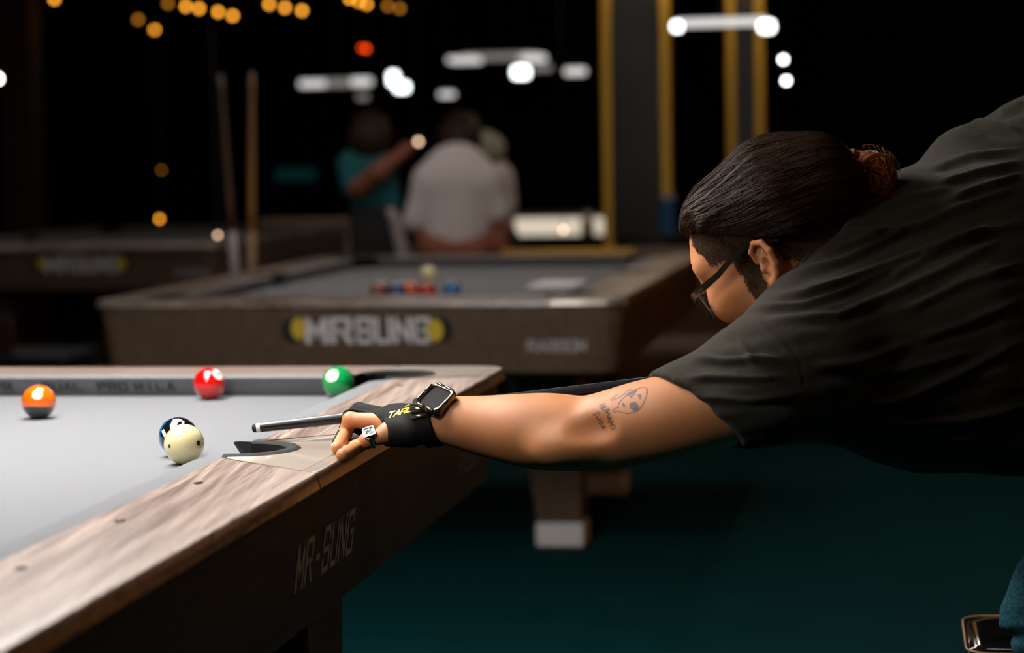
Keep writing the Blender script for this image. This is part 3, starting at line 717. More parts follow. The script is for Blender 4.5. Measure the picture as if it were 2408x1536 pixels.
# ------------------------------------------------------------------ the player
A3 = lambda v: np.array(v, float)
rt, up, bk = A3(RT), A3(UPV), -A3(FW)            # right, up, towards the camera
def cv(a, b, c): return rt*a+up*b+bk*c
player = thing('person', 'person in charcoal t-shirt and glasses, hair in a bun, bending to aim the cue', 'person', (.45, 3.1, 0))

# --- left arm and hand
Vh = Vol(A3(W(900, 1000, 3.1))-[.35, .22, .16], A3(W(900, 1000, 3.1))+[.20, .22, .16], .0021)
def chain(V, pts, rs, k=.004, flat=None, k0=None):
    for i in range(len(pts)-1): V.cap(pts[i], pts[i+1], rs[i], rs[i+1], k if i or k0 is None else k0, flat)
upz = (0, 0, 1)
wrist = A3(W(1005, 993, 3.085))
PKt, RGt, MDt = A3(UZ(806, 1071, .8355)), A3(UZ(793, 1054, .8355)), A3(UZ(796, 1041, .8350))
pinky = [A3(W(908, 1022, 3.075)), A3(W(862, 1037, 3.075)), A3(W(836, 1053, 3.085)), PKt]
ringf = [A3(W(905, 992, 3.11)), A3(W(824, 988, 3.13)), A3(W(811, 1020, 3.145)), RGt]
middle = [A3(W(895, 984, 3.15)), A3(W(828, 983, 3.16)), A3(W(815, 1008, 3.185)), MDt]
index = [A3(W(895, 978, 3.185)), A3(W(845, 966, 3.235)), A3(W(818, 985, 3.235)), A3(W(830, 1003, 3.215))]
thumb = [A3(W(935, 1000, 3.17)), A3(W(895, 1008, 3.20)), A3(W(860, 1008, 3.205)), A3(W(835, 1002, 3.195))]
palm_a, palm_b = A3(W(1000, 995, 3.095)), A3(W(945, 1000, 3.125))
def palm(V, e=0.0, k=.012):
    V.cap(palm_a, palm_b, .034+e, .039+e, k, (cv(.12, .95, .25), .68))
    V.cap(A3(W(965, 1018, 3.075)), A3(W(914, 1018, 3.08)), .017+e, .0155+e, k*.6)
    V.cap(A3(W(985, 985, 3.10)), A3(W(912, 990, 3.12)), .016+e, .0135+e, k*.6)
palm(Vh)
chain(Vh, pinky, [.0110, .0098, .0092, .0082], .004, k0=.006); Vh.ell(pinky[3], [.0085]*3, k=.003)
Vh.ell(pinky[2], [.0097]*3, k=.003); Vh.ell(pinky[1], [.0103]*3, k=.003)
chain(Vh, ringf, [.0118, .0106, .0092, .0082], .004, k0=.006); Vh.ell(ringf[1], [.0110]*3, k=.003); Vh.ell(ringf[2], [.0096]*3, k=.003)
# forearm (elliptic, swelling towards the elbow) and upper arm
Va = Vol(A3(W(1300, 1000, 3.03))-[.24, .30, .16], A3(W(1300, 1000, 3.03))+[.36, .30, .16], .0026)
fa = [(960, 994, 3.09, 45), (1000, 990, 3.085, 46), (1035, 986, 3.08, 48), (1080, 993, 3.07, 57), (1150, 1003, 3.06, 69), (1230, 1012, 3.045, 82), (1300, 1016, 3.035, 87), (1380, 1020, 3.02, 84), (1430, 1013, 3.01, 88), (1500, 997, 3.0, 94), (1580, 980, 2.988, 97), (1680, 955, 2.98, 98), (1800, 915, 2.975, 105), (1860, 895, 2.975, 108)]
def catmull(P, n=4):
    P = [np.array(p, float) for p in P]; out = []
    for k in range(1, len(P)-2):
        a, b, c, d = P[k-1:k+3]
        for q in range(n):
            t = q/n; out.append(.5*((2*b)+(c-a)*t+(2*a-5*b+4*c-d)*t*t+(-a+3*b-3*c+d)*t**3))
    return out+[P[-2]]
fa = catmull(fa)
PT = [A3(W(a, b, c)) for a, b, c, r in fa]; RR = [r*c/FPX for a, b, c, r in fa]
for V in (Vh, Va):
    for i in range(len(PT)-1): V.cap(PT[i], PT[i+1], RR[i], RR[i+1], .006)
Va.ell(A3(W(1352, 1046, 2.985)), [.022, .018, .016], k=.03)          # point of the elbow
Va.ell(A3(W(1290, 1056, 2.995)), [.018, .014, .014], k=.03)
Va.ell(A3(W(1388, 1008, 2.957)), [.024, .012, .014], k=.02, mode='cut')   # dimple of the elbow crease
Va.plane(A3(W(1006, 990, 3.07)), cv(-1, 0, 0)); Vh.plane(A3(W(1014, 990, 3.07)), cv(1, 0, 0))
arm_mesh = Va.mesh(1); hand_mesh = Vh.mesh(1)

# --- head: local frame f (face), u (crown), l (their left, towards the camera)
hf = cv(-.768, -.45, -.455); hu = cv(-.505, .863, 0); hu = hu-hf*(hu@hf); hu /= np.linalg.norm(hu); hl = np.cross(hu, hf)
HC = A3(W(1815, 569, 3.10))
H = lambda f, u, l: HC+hf*f+hu*u+hl*l
FR = (hf, hu, hl)
def frame(f1, f2):
    a = np.array(f1, float); a /= np.linalg.norm(a); b = np.array(f2, float); b = b-a*(a@b); b /= np.linalg.norm(b); return (a, b, np.cross(a, b))
hs = .0022
Vk = Vol(HC-.2, HC+.2, hs)
def head_shape(V, e=0.0):
    V.ell(H(-.018, .038, 0), [.098+e, .086+e, .078+e], FR, k=.02)
    V.ell(H(.035, -.030, 0), [.064+e, .085+e, .064+e], FR, k=.02)
    V.ell(H(.045, .033, 0), [.060+e, .052+e, .062+e], FR, k=.02)
    V.ell(H(.060, .000, 0), [.044+e, .045+e, .058+e], FR, k=.02)
    for s in (1, -1):
        V.cap(H(-.005, -.055, .056*s), H(.068, -.112, .022*s), .020+e, .018+e, .025)
        V.ell(H(.076, -.040, .038*s), [.032+e, .034+e, .026+e], FR, k=.02)
head_shape(Vk)
for s in (1, -1):
    Vk.ell(H(.114, -.005, .032*s), [.012, .010, .016], FR, k=.012, mode='cut')
    Vk.ell(H(.092, -.005, .032*s), [.0125]*3, FR, k=.006)
    Vk.cap(H(.096, .020, .012*s), H(.086, .017, .046*s), .012, .011, .022)
Vk.cap(H(.100, .002, 0), H(.116, -.038, 0), .009, .012, .010)
for s in (1, -1): Vk.ell(H(.106, -.044, .013*s), [.010, .008, .008], FR, k=.006)
Vk.ell(H(.100, -.066, 0), [.012, .006, .022], FR, k=.006); Vk.ell(H(.098, -.077, 0), [.011, .007, .019], FR, k=.005)
Vk.cap(H(.088, -.108, .010), H(.088, -.108, -.010), .015, .015, .012)
for s in (1, -1):   # ears
    E0 = lambda a, b, c: H(-.008+a, -.018+b, .0755*s+c*s)
    helix = [E0(.012, .006, .000), E0(.010, .022, .006), E0(-.001, .031, .011), E0(-.013, .027, .016), E0(-.018, .012, .018), E0(-.016, -.006, .015), E0(-.009, -.018, .010), E0(.001, -.027, .006)]
    Vk.ell(E0(-.004, .002, .004), [.016, .027, .006], (hf-.35*hl*s, hu, hl*s+.35*hf), k=.006)
    for i in range(7): Vk.cap(helix[i], helix[i+1], .0036+.0002*i, .0038+.0002*i, .002)
    Vk.ell(E0(.003, -.028, .006), [.008, .009, .005], FR, k=.004)
    Vk.cap(E0(-.006, .017, .012), E0(-.010, -.010, .012), .0030, .0034, .003)
    Vk.ell(E0(-.001, -.003, .012), [.0075, .011, .008], FR, k=.003, mode='cut')
    Vk.ell(E0(.000, .017, .011), [.006, .006, .004], FR, k=.003, mode='cut')
    Vk.ell(E0(.008, -.006, .004), [.004, .006, .004], FR, k=.003)
# neck
NK = A3(W(2030, 640, 3.16)); Vk.cap(H(-.045, -.050, 0), NK, .055, .060, .025)
head_mesh = Vk.mesh(1)
# coarse hidden torso and the far arm
Vt = Vol(A3(W(2300, 800, 3.2))-[.75, .6, .55], A3(W(2300, 800, 3.2))+[1.05, .6, .45], .008)
tn = cv(0, .42, .9)
T_A, T_B = A3(W(2290, 735, 3.21)), A3(W(2900, 760, 3.26))
Vt.cap(T_A, T_B, .19, .19, .03, (tn, .6))
Vt.cap(NK, T_A, .06, .08, .03)
R_S, R_E, R_W = A3(W(2330, 420, 3.36)), A3(W(2950, 480, 3.42)), A3(W(2930, 775, 3.24))
Vt.cap(R_S, R_E, .055, .048, .03); Vt.cap(R_E, R_W, .044, .028, .01)
butt = CT+cd*1.31
bq = A3(butt)
Vt.cap(R_W, bq+A3((0, 0, .03)), .03, .034, .01, (rt, .7))
for i, o in enumerate((-.032, -.011, .011, .032)):
    b0 = bq+rt*o+up*.018-bk*.02; Vt.cap(b0, bq+rt*o-up*.005-bk*.028, .009, .009, .003); Vt.cap(bq+rt*o-up*.005-bk*.028, bq+rt*o-up*.027-bk*.004, .009, .008, .003); Vt.cap(bq+rt*o-up*.027-bk*.004, bq+rt*o-up*.018+bk*.018, .008, .008, .003)
Vt.cap(bq-rt*.02+up*.02+bk*.015, bq-rt*.045-up*.012+bk*.022, .011, .009, .003)
body_V, body_F = join([arm_mesh, hand_mesh, head_mesh, Vt.mesh(1)])
body = nplink('body', body_V, body_F, 'skin', player)
bvh_arm = BVHTree.FromPolygons([tuple(v) for v in arm_mesh[0]], [tuple(int(i) for i in f) for f in arm_mesh[1]])
def onto(bvh, px, py, off=.0004):
    d = (W(px, py, 3)-CAMP).normalized(); h = bvh.ray_cast(CAMP, d)
    return (h[0]-d*off) if h[0] is not None else None
# fingernails
def nail(tip, prev, nn):
    t = Vector(tip); a = (t-Vector(prev)).normalized(); n = Vector(nn); n = (n-a*n.dot(a)).normalized(); s = a.cross(n)
    rows = [[t-a*.002+a*(.0085*math.cos(th)*.75)*q-a*.001+s*(.0056*math.sin(th)*q)+n*(.0090-.0022*(math.sin(th)*q)**2) for th in np.linspace(0, 2*PI, 17)[:-1]] for q in (.01, .5, 1)]
    rows.append([p-n*.0025 for p in rows[-1]])
    MB().grid(rows, True).build('fingernail', 'nail', player, smooth=True)
nail(PKt, pinky[2], cv(-.45, .75, .45)); nail(RGt, ringf[2], cv(-.85, .25, .42))

# --- tattoo on the upper arm (drawn on the skin, traced spot by spot)
def tattoo(name, lines, w, label=None):
    mb = MB()
    for pl in lines:
        pts = []
        for (a, b), (c, d) in zip(pl[:-1], pl[1:]):
            n = max(1, int(math.hypot(c-a, d-b)/4)); pts += [(a+(c-a)*i/n, b+(d-b)*i/n) for i in range(n)]
        pts.append(pl[-1]); rows = []
        for i, p in enumerate(pts):
            q, r = pts[max(i-1, 0)], pts[min(i+1, len(pts)-1)]; L = math.hypot(r[0]-q[0], r[1]-q[1]) or 1; nx, ny = -(r[1]-q[1])/L*w/2, (r[0]-q[0])/L*w/2
            A, B = onto(bvh_arm, p[0]+nx, p[1]+ny), onto(bvh_arm, p[0]-nx, p[1]-ny)
            if A is None or B is None: continue
            rows.append([A, B])
        if len(rows) > 1: mb.grid(rows)
    o = mb.build(name, 'ink', player, clean=False, smooth=True)
    if label: o['label'] = label
tz = lambda *P: [(1350+x/9.6, 880+y/9.6) for x, y in P]
tattoo('arm_tattoo', [tz((860, 835), (950, 760), (1010, 750)), tz((980, 740), (1010, 650), (1080, 560), (1200, 460), (1290, 400), (1400, 340), (1500, 300), (1590, 290), (1640, 320), (1655, 400), (1630, 500), (1580, 620), (1510, 750), (1430, 820), (1330, 865), (1200, 890), (1080, 865), (1010, 825), (950, 835), (890, 865)),
    tz((820, 575), (900, 500), (1010, 440)), tz((840, 615), (900, 560), (980, 540), (1130, 440)), tz((1130, 430), (1180, 470), (1260, 380), (1330, 330), (1240, 340), (1150, 410), (1200, 460))], 1.5, 'line drawing of a face')
tattoo('arm_tattoo', [tz((1640, 320), (1650, 400), (1635, 450)), tz((1230, 460), (1290, 540), (1300, 500), (1240, 470), (1340, 400), (1310, 480), (1410, 350), (1340, 470)), tz((1440, 460), (1490, 560)), tz((1500, 450), (1460, 500), (1520, 490)), tz((1460, 530), (1490, 480)),
    tz((1080, 670), (1130, 740)), tz((1100, 650), (1140, 700)), tz((1270, 650), (1260, 720), (1300, 780), (1370, 820), (1430, 790), (1440, 720), (1400, 660), (1340, 640), (1290, 660), (1290, 740), (1350, 790), (1410, 740), (1380, 690), (1320, 690), (1340, 740), (1380, 730))], 3.4)
hx = [(645, 690), (700, 780), (745, 880), (800, 1000), (860, 1110), (900, 1200)]
hum = [((560, 720), (690, 655)), ((590, 770), (720, 700)), ((625, 735), (660, 700)), ((640, 800), (620, 790), (720, 730)), ((640, 800), (700, 820), (780, 770)), ((690, 880), (800, 800), (730, 890), (810, 880), (740, 970)), ((740, 1000), (840, 960), (760, 1085)), ((780, 985), (810, 1040)),
       ((780, 1110), (880, 1050), (810, 1180), (910, 1130)), ((940, 1160), (900, 1200), (940, 1220), (850, 1250), (820, 1190)), ((570, 850), (560, 900), (500, 860), (470, 940), (425, 890)), ((490, 980), (540, 940), (500, 1000), (560, 1040), (600, 1010)), ((640, 1050), (600, 1070), (560, 1110), (600, 1140), (650, 1090)), ((600, 1180), (700, 1190)), ((650, 1160), (640, 1240)), ((660, 1190), (700, 1220))]
tattoo('arm_tattoo', [tz(*h) for h in hum], 2.0, 'hand-drawn letters HUMANS SUCK')

# --- glove
Vg = Vol(A3(W(900, 1000, 3.13))-[.14, .14, .09], A3(W(900, 1000, 3.13))+[.14, .17, .09], .0017)
palm(Vg, .0032)
chain(Vg, middle, [.0125, .0115, .0098, .0085], .005, k0=.012); chain(Vg, index, [.0130, .0115, .0105, .0095], .004, k0=.012); chain(Vg, thumb, [.017, .014, .012, .010], .005, k0=.012)
for i in range(6): Vg.cap(PT[i], PT[i+1], RR[i]+.003, RR[i+1]+.003, .008)
Vg.ell(A3(W(848, 1020, 3.06)), [.036, .06, .036], (rt, bk, up), k=.003, mode='cut')
Vg.cap(A3(W(898, 997, 3.11)), A3(W(825, 990, 3.13)), .0122, .0118, .002, mode='cut')
Vg.plane(A3(W(1012, 990, 3.07)), cv(1, 0, 0))
gm = Vg.mesh(1); glove = nplink('glove', *gm, 'glove', player); glove['label'] = 'black glove with yellow letters'
bvh_g = BVHTree.FromPolygons([tuple(v) for v in gm[0]], [tuple(int(i) for i in f) for f in gm[1]])
# elastic strap edge over the knuckle
sp = [A3(W(806, 984, 3.14)), A3(W(812, 970, 3.145)), A3(W(830, 964, 3.15)), A3(W(855, 968, 3.14)), A3(W(872, 975, 3.125)), A3(W(886, 972, 3.11)), A3(W(896, 982, 3.095)), A3(W(906, 1000, 3.085)), A3(W(909, 1022, 3.08)), A3(W(905, 1040, 3.08))]
MB().tube(sp, [.0022, .003, .0035, .0032, .0028, .003, .0024, .0018, .0018, .0018], 8).build('glove_hem', 'glove', glove, smooth=True)
ls, L = strokes('TARO', .85, .25)
mb = MB()
def gp(x, y):
    u = x/L; px = 911+u*56+y*6; py = 983-u*16-y*(13-2*u); return onto(bvh_g, px, py, .0008) or W(px, py, 3.06)
ribbons(ls, .26, gp, mb); ribbons([[(2.5, 1.5), (3.0, 1.75), (3.0, 1.5)], [(3.5, 1.8), (3.6, 2.0)]], .2, gp, mb)
mb.build('glove_lettering', 'yellow', glove, clean=False)

# --- signet ring
rc = A3(W(874, 1032, 3.076)); ax = A3(pinky[1]-pinky[0]); ax /= np.linalg.norm(ax)
nf = cv(-.35, .62, .70); nf = nf-ax*(nf@ax); nf /= np.linalg.norm(nf); sd_ = np.cross(ax, nf)
rows = []
for th in np.linspace(0, 2*PI, 33)[:-1]:
    wdt = .0024+.0046*max(0, math.cos(th))**1.5; rr = .0116
    c = rc+(nf*math.cos(th)+sd_*math.sin(th))*rr; o = nf*math.cos(th)+sd_*math.sin(th)
    rows.append([c-ax*wdt+o*.0004, c-ax*wdt*.8+o*.0018, c+ax*wdt*.8+o*.0018, c+ax*wdt+o*.0004, c])
rows.append(rows[0]); ringo = MB().grid([[Vector(p) for p in r] for r in rows], True).build('signet_ring', 'silver', player, smooth=True)
fc = rc+nf*.0140
def sq(h, z, n=6, r=.0028):
    out = []
    for (sx, sy, s) in ((1, -1, -PI/2), (1, 1, 0), (-1, 1, PI/2), (-1, -1, PI)):
        for p in arc((sx*(h-r), sy*(h-r)), r, s, s+PI/2, n): out.append(Vector(fc+ax*p.x+sd_*p.y+nf*z))
    return out
MB().grid([sq(.0055, -.004), sq(.0084, -.001), sq(.0087, .0008), sq(.0081, .0018), sq(.0070, .0018), sq(.0067, .0006)], True).build('ring_face', 'silver', ringo, auto=True)
MB().add(sq(.0063, .0006), [list(range(24))]).build('ring_inlay', 'oldsilver', ringo)
mb = MB()
for k in range(26):
    a, b = rng.uniform(-.0042, .0042, 2); c, d = a+rng.uniform(-.0022, .0022), b+rng.uniform(-.0022, .0022)
    mb.tube([Vector(fc+ax*a+sd_*b+nf*.0008), Vector(fc+ax*c+sd_*d+nf*.0013)], .00042, 5)
mb.build('ring_relief', 'silver', ringo, smooth=True, clean=False)

# --- watch
WC = A3(W(1026, 940, 3.055)); e1 = cv(.029, .026, -.021); e1 /= np.linalg.norm(e1); e2 = cv(.026, -.0046, .030); e2 = e2-e1*(e2@e1); e2 /= np.linalg.norm(e2); wn = np.cross(e1, e2); wn = cv(-.28, .70, .66); wn /= np.linalg.norm(wn); e1 = e1-wn*(e1@wn); e1 /= np.linalg.norm(e1); e2 = e2-wn*(e2@wn)-e1*(e2@e1); e2 /= np.linalg.norm(e2)
def wsq(h, z, r, n=6):
    out = []
    for (sx, sy, s) in ((1, -1, -PI/2), (1, 1, 0), (-1, 1, PI/2), (-1, -1, PI)):
        for p in arc((sx*(h-r), sy*(h-r)), r, s, s+PI/2, n): out.append(Vector(WC+e1*p.x+e2*p.y+wn*z))
    return out
watch = MB().grid([wsq(.012, -.009, .006), wsq(.019, -.009, .007), wsq(.0215, -.006, .008), wsq(.0222, 0, .008), wsq(.0215, .004, .008), wsq(.0195, .0062, .0075), wsq(.0175, .0055, .007), wsq(.0165, .0035, .006)], True).build('watch', 'case', player, auto=True)
watch['label'] = 'smoky case, black square face'
MB().add(wsq(.0168, .0036, .006), [list(range(24))]).build('watch_face', 'screen', watch)
mb = MB()
for k, (a, b) in enumerate(((1, 0), (-1, 0), (0, 1), (0, -1))):
    t = e2 if a else e1; o = e1*a+e2*b
    for s in (-.0085, .0085):
        p = WC+o*.0203+t*s+wn*.0045; mb.tube([Vector(p-t*.007), Vector(p-t*.005+wn*.0008), Vector(p+t*.005+wn*.0008), Vector(p+t*.007)], [.0017, .0022, .0022, .0017], 8)
mb.build('bezel_guard', 'case', watch, smooth=True)
wc = A3(W(1003, 994, 3.085)); wax = A3(PT[4]-PT[0]); wax /= np.linalg.norm(wax); wax = wax+up*.06; wax /= np.linalg.norm(wax)
wu = up-wax*(up@wax); wu /= np.linalg.norm(wu); wb = np.cross(wax, wu)
wb = wb if wb@bk > 0 else -wb
rows = []
for th in np.linspace(0, 2*PI, 49)[:-1]:
    o = wu*math.cos(th)*.0325+wb*math.sin(th)*.0335; n = (wu*math.cos(th)+wb*math.sin(th)); c = wc+o+wax*.004*(1-math.cos(th))
    rows.append([Vector(c-wax*.011), Vector(c-wax*.010+n*.002), Vector(c+wax*.010+n*.002), Vector(c+wax*.011)])
rows.append(rows[0]); MB().grid(rows).build('watch_strap', 'glove', watch, auto=True)
mb = MB()
def strap_pt(th, x, h): n = (wu*math.cos(th)+wb*math.sin(th)); return Vector(wc+wu*math.cos(th)*.0325+wb*math.sin(th)*.0335+n*h+wax*(x+.002))
for th, r in ((1.02, .0042), (1.30, .0030), (.80, .004)):
    mb.tube([strap_pt(th, -.0115, .0015), strap_pt(th, 0, .0025), strap_pt(th, .0115, .0015)], r, 10)
mb.build('strap_link', 'case', watch, smooth=True)

# --- glasses
gl = MB()
hinge = H(.112, -.014, .072)
gp_ = [H(.113, -.014, .073), H(.105, -.009, .077), H(.06, -.001, .081), H(.02, .012, .082), H(-.002, .016, .080), H(-.012, .013, .080), H(-.038, .000, .078)]
for s in (1, -1):
    P_ = [HC+hf*((p-HC)@hf)+hu*((p-HC)@hu)+hl*((p-HC)@hl)*s for p in gp_]
    mb = MB(); rows = []
    for i, p in enumerate(P_):
        hh = [.0056, .0052, .0042, .0034, .0028, .0026, .0024][i]; t = hl*s*.0016
        rows.append([Vector(p+hu*hh+t), Vector(p-hu*hh+t), Vector(p-hu*hh-t), Vector(p+hu*hh-t)])
    mb.grid(rows, True)
    if s == 1: glasses = mb.add(rows[0], [(0, 1, 2, 3)]).build('glasses', 'frame', player, auto=True); glasses['label'] = 'black framed glasses'
    else: mb.build('temple_arm', 'frame', glasses, auto=True)
for s in (1, -1):
    oc = H(.119, -.028, .036*s); out = []
    for (sx, sy, st) in ((1, -1, -PI/2), (1, 1, 0), (-1, 1, PI/2), (-1, -1, PI)):
        for p in arc((sx*(.027-.010), sy*(.020-.010)), .010, st, st+PI/2, 6):
            out.append(oc+hl*p.x*s+hu*(p.y)+hf*(-.012*(p.x/.027 if True else 0))*1.0*(1 if p.x > 0 else .3)+hf*.10*p.y)
    out.append(out[0]); ring3 = [Vector(p) for p in out]
    MB().tube(ring3, .0024, 8, caps=False).build('rim', 'frame', glasses, smooth=True)
    MB().add(ring3[:-1]+[p+Vector(hf*.0016) for p in ring3[:-1]], [list(range(24)), list(range(24, 48))]+[(i, (i+1) % 24, 24+(i+1) % 24, 24+i) for i in range(24)]).build('lens', 'lens', glasses, clean=True)
MB().tube([Vector(H(.120, -.016, .010)), Vector(H(.124, -.014, 0)), Vector(H(.120, -.016, -.010))], .0022, 8).build('bridge', 'frame', glasses, smooth=True)
ls, L = strokes('STESON', .62, .35); mb = MB(); a0, a1 = A3(gp_[1]), A3(gp_[2])
td = (a0-a1)/np.linalg.norm(a0-a1)
ribbons(ls, .16, lambda x, y: Vector(a0-td*.003-td*(x/L*.013)+hu*(-.0012+y*.0028)+hl*.0022), mb); mb.build('temple_lettering', 'silver', glasses, clean=False)

# --- eye and brow
for s in (1, -1): 
    mb = MB()
    for k in range(60):
        t = k/59; p = H(.1105-.020*t*t, .022+.004*math.sin(PI*t), (.014+.036*t)*s)
        dv = hl*s*.7+hf*-.2+hu*rng.uniform(-.1, .5); mb.tube([Vector(p+hf*.001), Vector(p+dv*.004+hf*.0012), Vector(p+dv*.008)], [.0006, .0005, .0002], 4)
    mb.build('eyebrow', 'hair', player, smooth=True, clean=False)

# --- hair: swept-back volume, bun, clipped sides
Vr = Vol(HC-.2, HC+[.24, .2, .2], .0024)
Vr.ell(H(-.022, .050, 0), [.104, .072, .084], FR, k=.02)
Vr.ell(H(.045, .056, 0), [.060, .053, .072], FR, k=.03)
Vr.cap(H(-.05, .060, .0), H(-.105, .050, 0), .064, .050, .03)
Vr.cap(H(.055, .080, .055), H(-.06, .055, .070), .018, .020, .02); Vr.cap(H(.055, .080, -.055), H(-.06, .055, -.070), .018, .020, .02)
Vr.cap(A3(W(1660, 520, 3.04)), A3(W(1860, 500, 3.02)), .014, .022, .02); Vr.cap(A3(W(1860, 500, 3.03)), A3(W(1990, 440, 3.07)), .022, .03, .03)
# lower edge of the long hair: a sloping parting above the clipped side
Vr.plane(A3(W(1700, 543, 3.03)), cv(-.20, -1, .10), .006)
hV, hF = Vr.mesh(2)
# combed relief along the flow (from the hairline back to the bun)
BUN = A3(W(2035, 415, 3.10)); FRONT = H(.120, .055, 0)
def flow(V):
    axn = BUN-FRONT; Lx = np.linalg.norm(axn); axn = axn/Lx; q = V-FRONT; t = q@axn; o = q-t[:, None]*axn
    e_a = hl-axn*(hl@axn); e_a /= np.linalg.norm(e_a); e_b = np.cross(axn, e_a)
    return t/Lx, np.arctan2(o@e_b, o@e_a), np.linalg.norm(o, axis=1), axn, e_a, e_b
def comb(t, th):
    w1 = th+.10*np.sin(5*t+2*th)+.05*np.sin(11*t+7*th)
    return .0022*np.abs(np.sin(9*w1))**.7+.0012*np.sin(31*w1+3*t)+.0007*np.sin(77*w1+5*t)
t_, th_, ro_, *_ = flow(hV); N_ = normals(hV, hF)
hV = hV+N_*(comb(t_, th_)-.001)[:, None]
hair = nplink('hair', hV, hF, 'hair', player); hair['label'] = 'long dark hair swept back'
bvh_h = BVHTree.FromPolygons([tuple(v) for v in hV], [tuple(int(i) for i in f) for f in hF])
def strand_bundle(name, n, m, seedt, rad, lift, fly=0, par=None):
    mb = MB(); _, _, _, axn, e_a, e_b = flow(np.array([FRONT+hf*.01])); Lx = np.linalg.norm(BUN-FRONT)
    for i in range(n):
        th = rng.uniform(-PI-.2, .9); t0 = rng.uniform(*seedt); ln = rng.uniform(.25, .8); pts = []; ph = rng.uniform(0, 6); am = rng.uniform(.02, .09)
        lf = lift*rng.uniform(.1, 1); 
        for k in range(15):
            t = t0+ln*k/14
            if t > 1.02: break
            tt = th+am*math.sin(7*t+ph)
            axp = FRONT+axn*Lx*t; d = e_a*math.cos(tt)+e_b*math.sin(tt)
            if (d@hl) < -.5: break
            h = bvh_h.ray_cast(Vector(axp+d*.25), Vector(-d))
            if h[0] is None: 
                if len(pts): break
                continue
            bump_ = fly*math.sin(PI*k/14)*rng.uniform(.7, 1) if fly else 0
            pts.append(h[0]+Vector(d)*(lf*(1 if not fly else .3)+bump_))
        # drop leaps
        good = pts[:1]
        for p in pts[1:]:
            if (p-good[-1]).length > .035: break
            good.append(p)
        if len(good) > 3:
            nn = len(good); mb.tube(good, [rad*(.35+.65*math.sin(PI*min(1, (j+.6)/nn))) for j in range(nn)], 4)
    return mb.build(name, m, par, smooth=True, clean=False)
st = strand_bundle('hair_strands', 2600, 'hair', (-.05, .7), .00080, .0022, par=hair); st['kind'] = 'stuff'
st = strand_bundle('flyaway_strands', 120, 'hair', (0, .6), .00020, .001, fly=.006, par=hair); st['kind'] = 'stuff'
# bun
Vb = Vol(BUN-.085, BUN+.085, .0022)
Vb.ell(BUN+cv(.004, -.004, 0), [.036, .038, .036], (rt, up, bk), k=.01); Vb.ell(BUN+cv(.018, .002, .0), [.022, .027, .026], (rt, up, bk), k=.006)
Vb.cap(BUN+cv(-.05, .012, 0), BUN, .030, .028, .012)
bV, bF = Vb.mesh(1); q = bV-BUN; an = np.arctan2(q@up, q@rt); rr_ = np.sqrt((q@up)**2+(q@rt)**2)
w1 = an*2+rr_*160; bV = bV+normals(bV, bF)*(.0020*np.sin(w1*2)+.0012*np.sin(w1*5+q@bk*200))[:, None]
bun = nplink('hair_bun', bV, bF, 'hair2', hair); bun['label'] = 'reddish-brown bun'
mb = MB()
for i in range(240):
    a = rng.uniform(0, 2*PI); v = rng.normal(size=3); v /= np.linalg.norm(v); v2 = np.cross(v, rng.normal(size=3)); v2 /= np.linalg.norm(v2)
    rb_ = rng.uniform(.034, .0385); c0 = BUN+cv(.004, -.003, 0); s0 = rng.uniform(.6, 1.6)
    mb.tube([Vector(c0+(v*math.cos(s0*k/7)+v2*math.sin(s0*k/7))*rb_*(1+.02*math.sin(k+a))) for k in range(8)], [.0003, .0007, .0008, .0008, .0008, .0007, .0005, .0002], 4)
for i in range(26):
    th = rng.uniform(-1.2, 1.6); b0 = BUN+cv(.03*math.cos(th), .03*math.sin(th), rng.uniform(0, .02)); d = cv(math.cos(th)+.4, math.sin(th), 0); sgn = rng.choice([-1, 1])
    mb.tube([Vector(b0+d*.012*k/5+np.cross(d, bk)*sgn*.010*math.sin(PI*k/5)) for k in range(6)], .0003, 4)
o = mb.build('bun_strands', 'hair2', bun, smooth=True, clean=False); o['kind'] = 'stuff'
# clipped side, sideburn and nape: thin shell over the skull
Vs = Vol(HC-.17, HC+.17, .0022)
head_shape(Vs, .0016)
Vs.cap(H(-.045, -.050, 0), NK, .0564, .061, .025)
sV, sF = Vs.mesh(1)
q = sV-HC; f_, u_, l_ = q@hf, q@hu, q@hl
nz = .0022*np.sin(f_*620+u_*260)+rng.normal(0, .0022, len(f_))
reg = (u_ > .012-.55*np.clip(f_-.03, 0, 1)*0+nz) & (f_ < .082+nz) & (f_ < .066+.42*u_+nz*1.5)
side = (np.abs(f_-.020+.10*u_) < .012+.10*(u_+.06)+nz*.6) & (u_ > -.060+nz*2) & (u_ <= .02)       # sideburn
back = ((f_ < -.024) & (u_ > -.030+nz)) | ((f_ < -.038+nz) & (u_ > -.11))
keep = (reg | side | back) & (u_ < .085)
fk = keep[sF].sum(1) >= 3; sF2 = sF[fk]; used, inv = np.unique(sF2, return_inverse=True)
short = nplink('clipped_hair', sV[used], inv.reshape(-1, 4), 'stubble', hair); short['label'] = 'short clipped hair and sideburn'
sN = normals(sV, sF); cand = np.where(keep & ((sN@bk) > -.3))[0]; mb = MB()
for i in rng.choice(cand, min(5200, len(cand)), replace=False):
    p = sV[i]; n = sN[i]; dv = -hu*.9-hf*.3+n*.18; dv = dv+rng.normal(size=3)*.15; dv /= np.linalg.norm(dv); ln = rng.uniform(.004, .011)
    mb.tube([Vector(p-n*.001), Vector(p+dv*ln*.5+n*.0008), Vector(p+dv*ln)], [.00028, .00022, .0001], 3, caps=False)
o = mb.build('clipped_strands', 'hair', short, smooth=True, clean=False); o['kind'] = 'stuff'

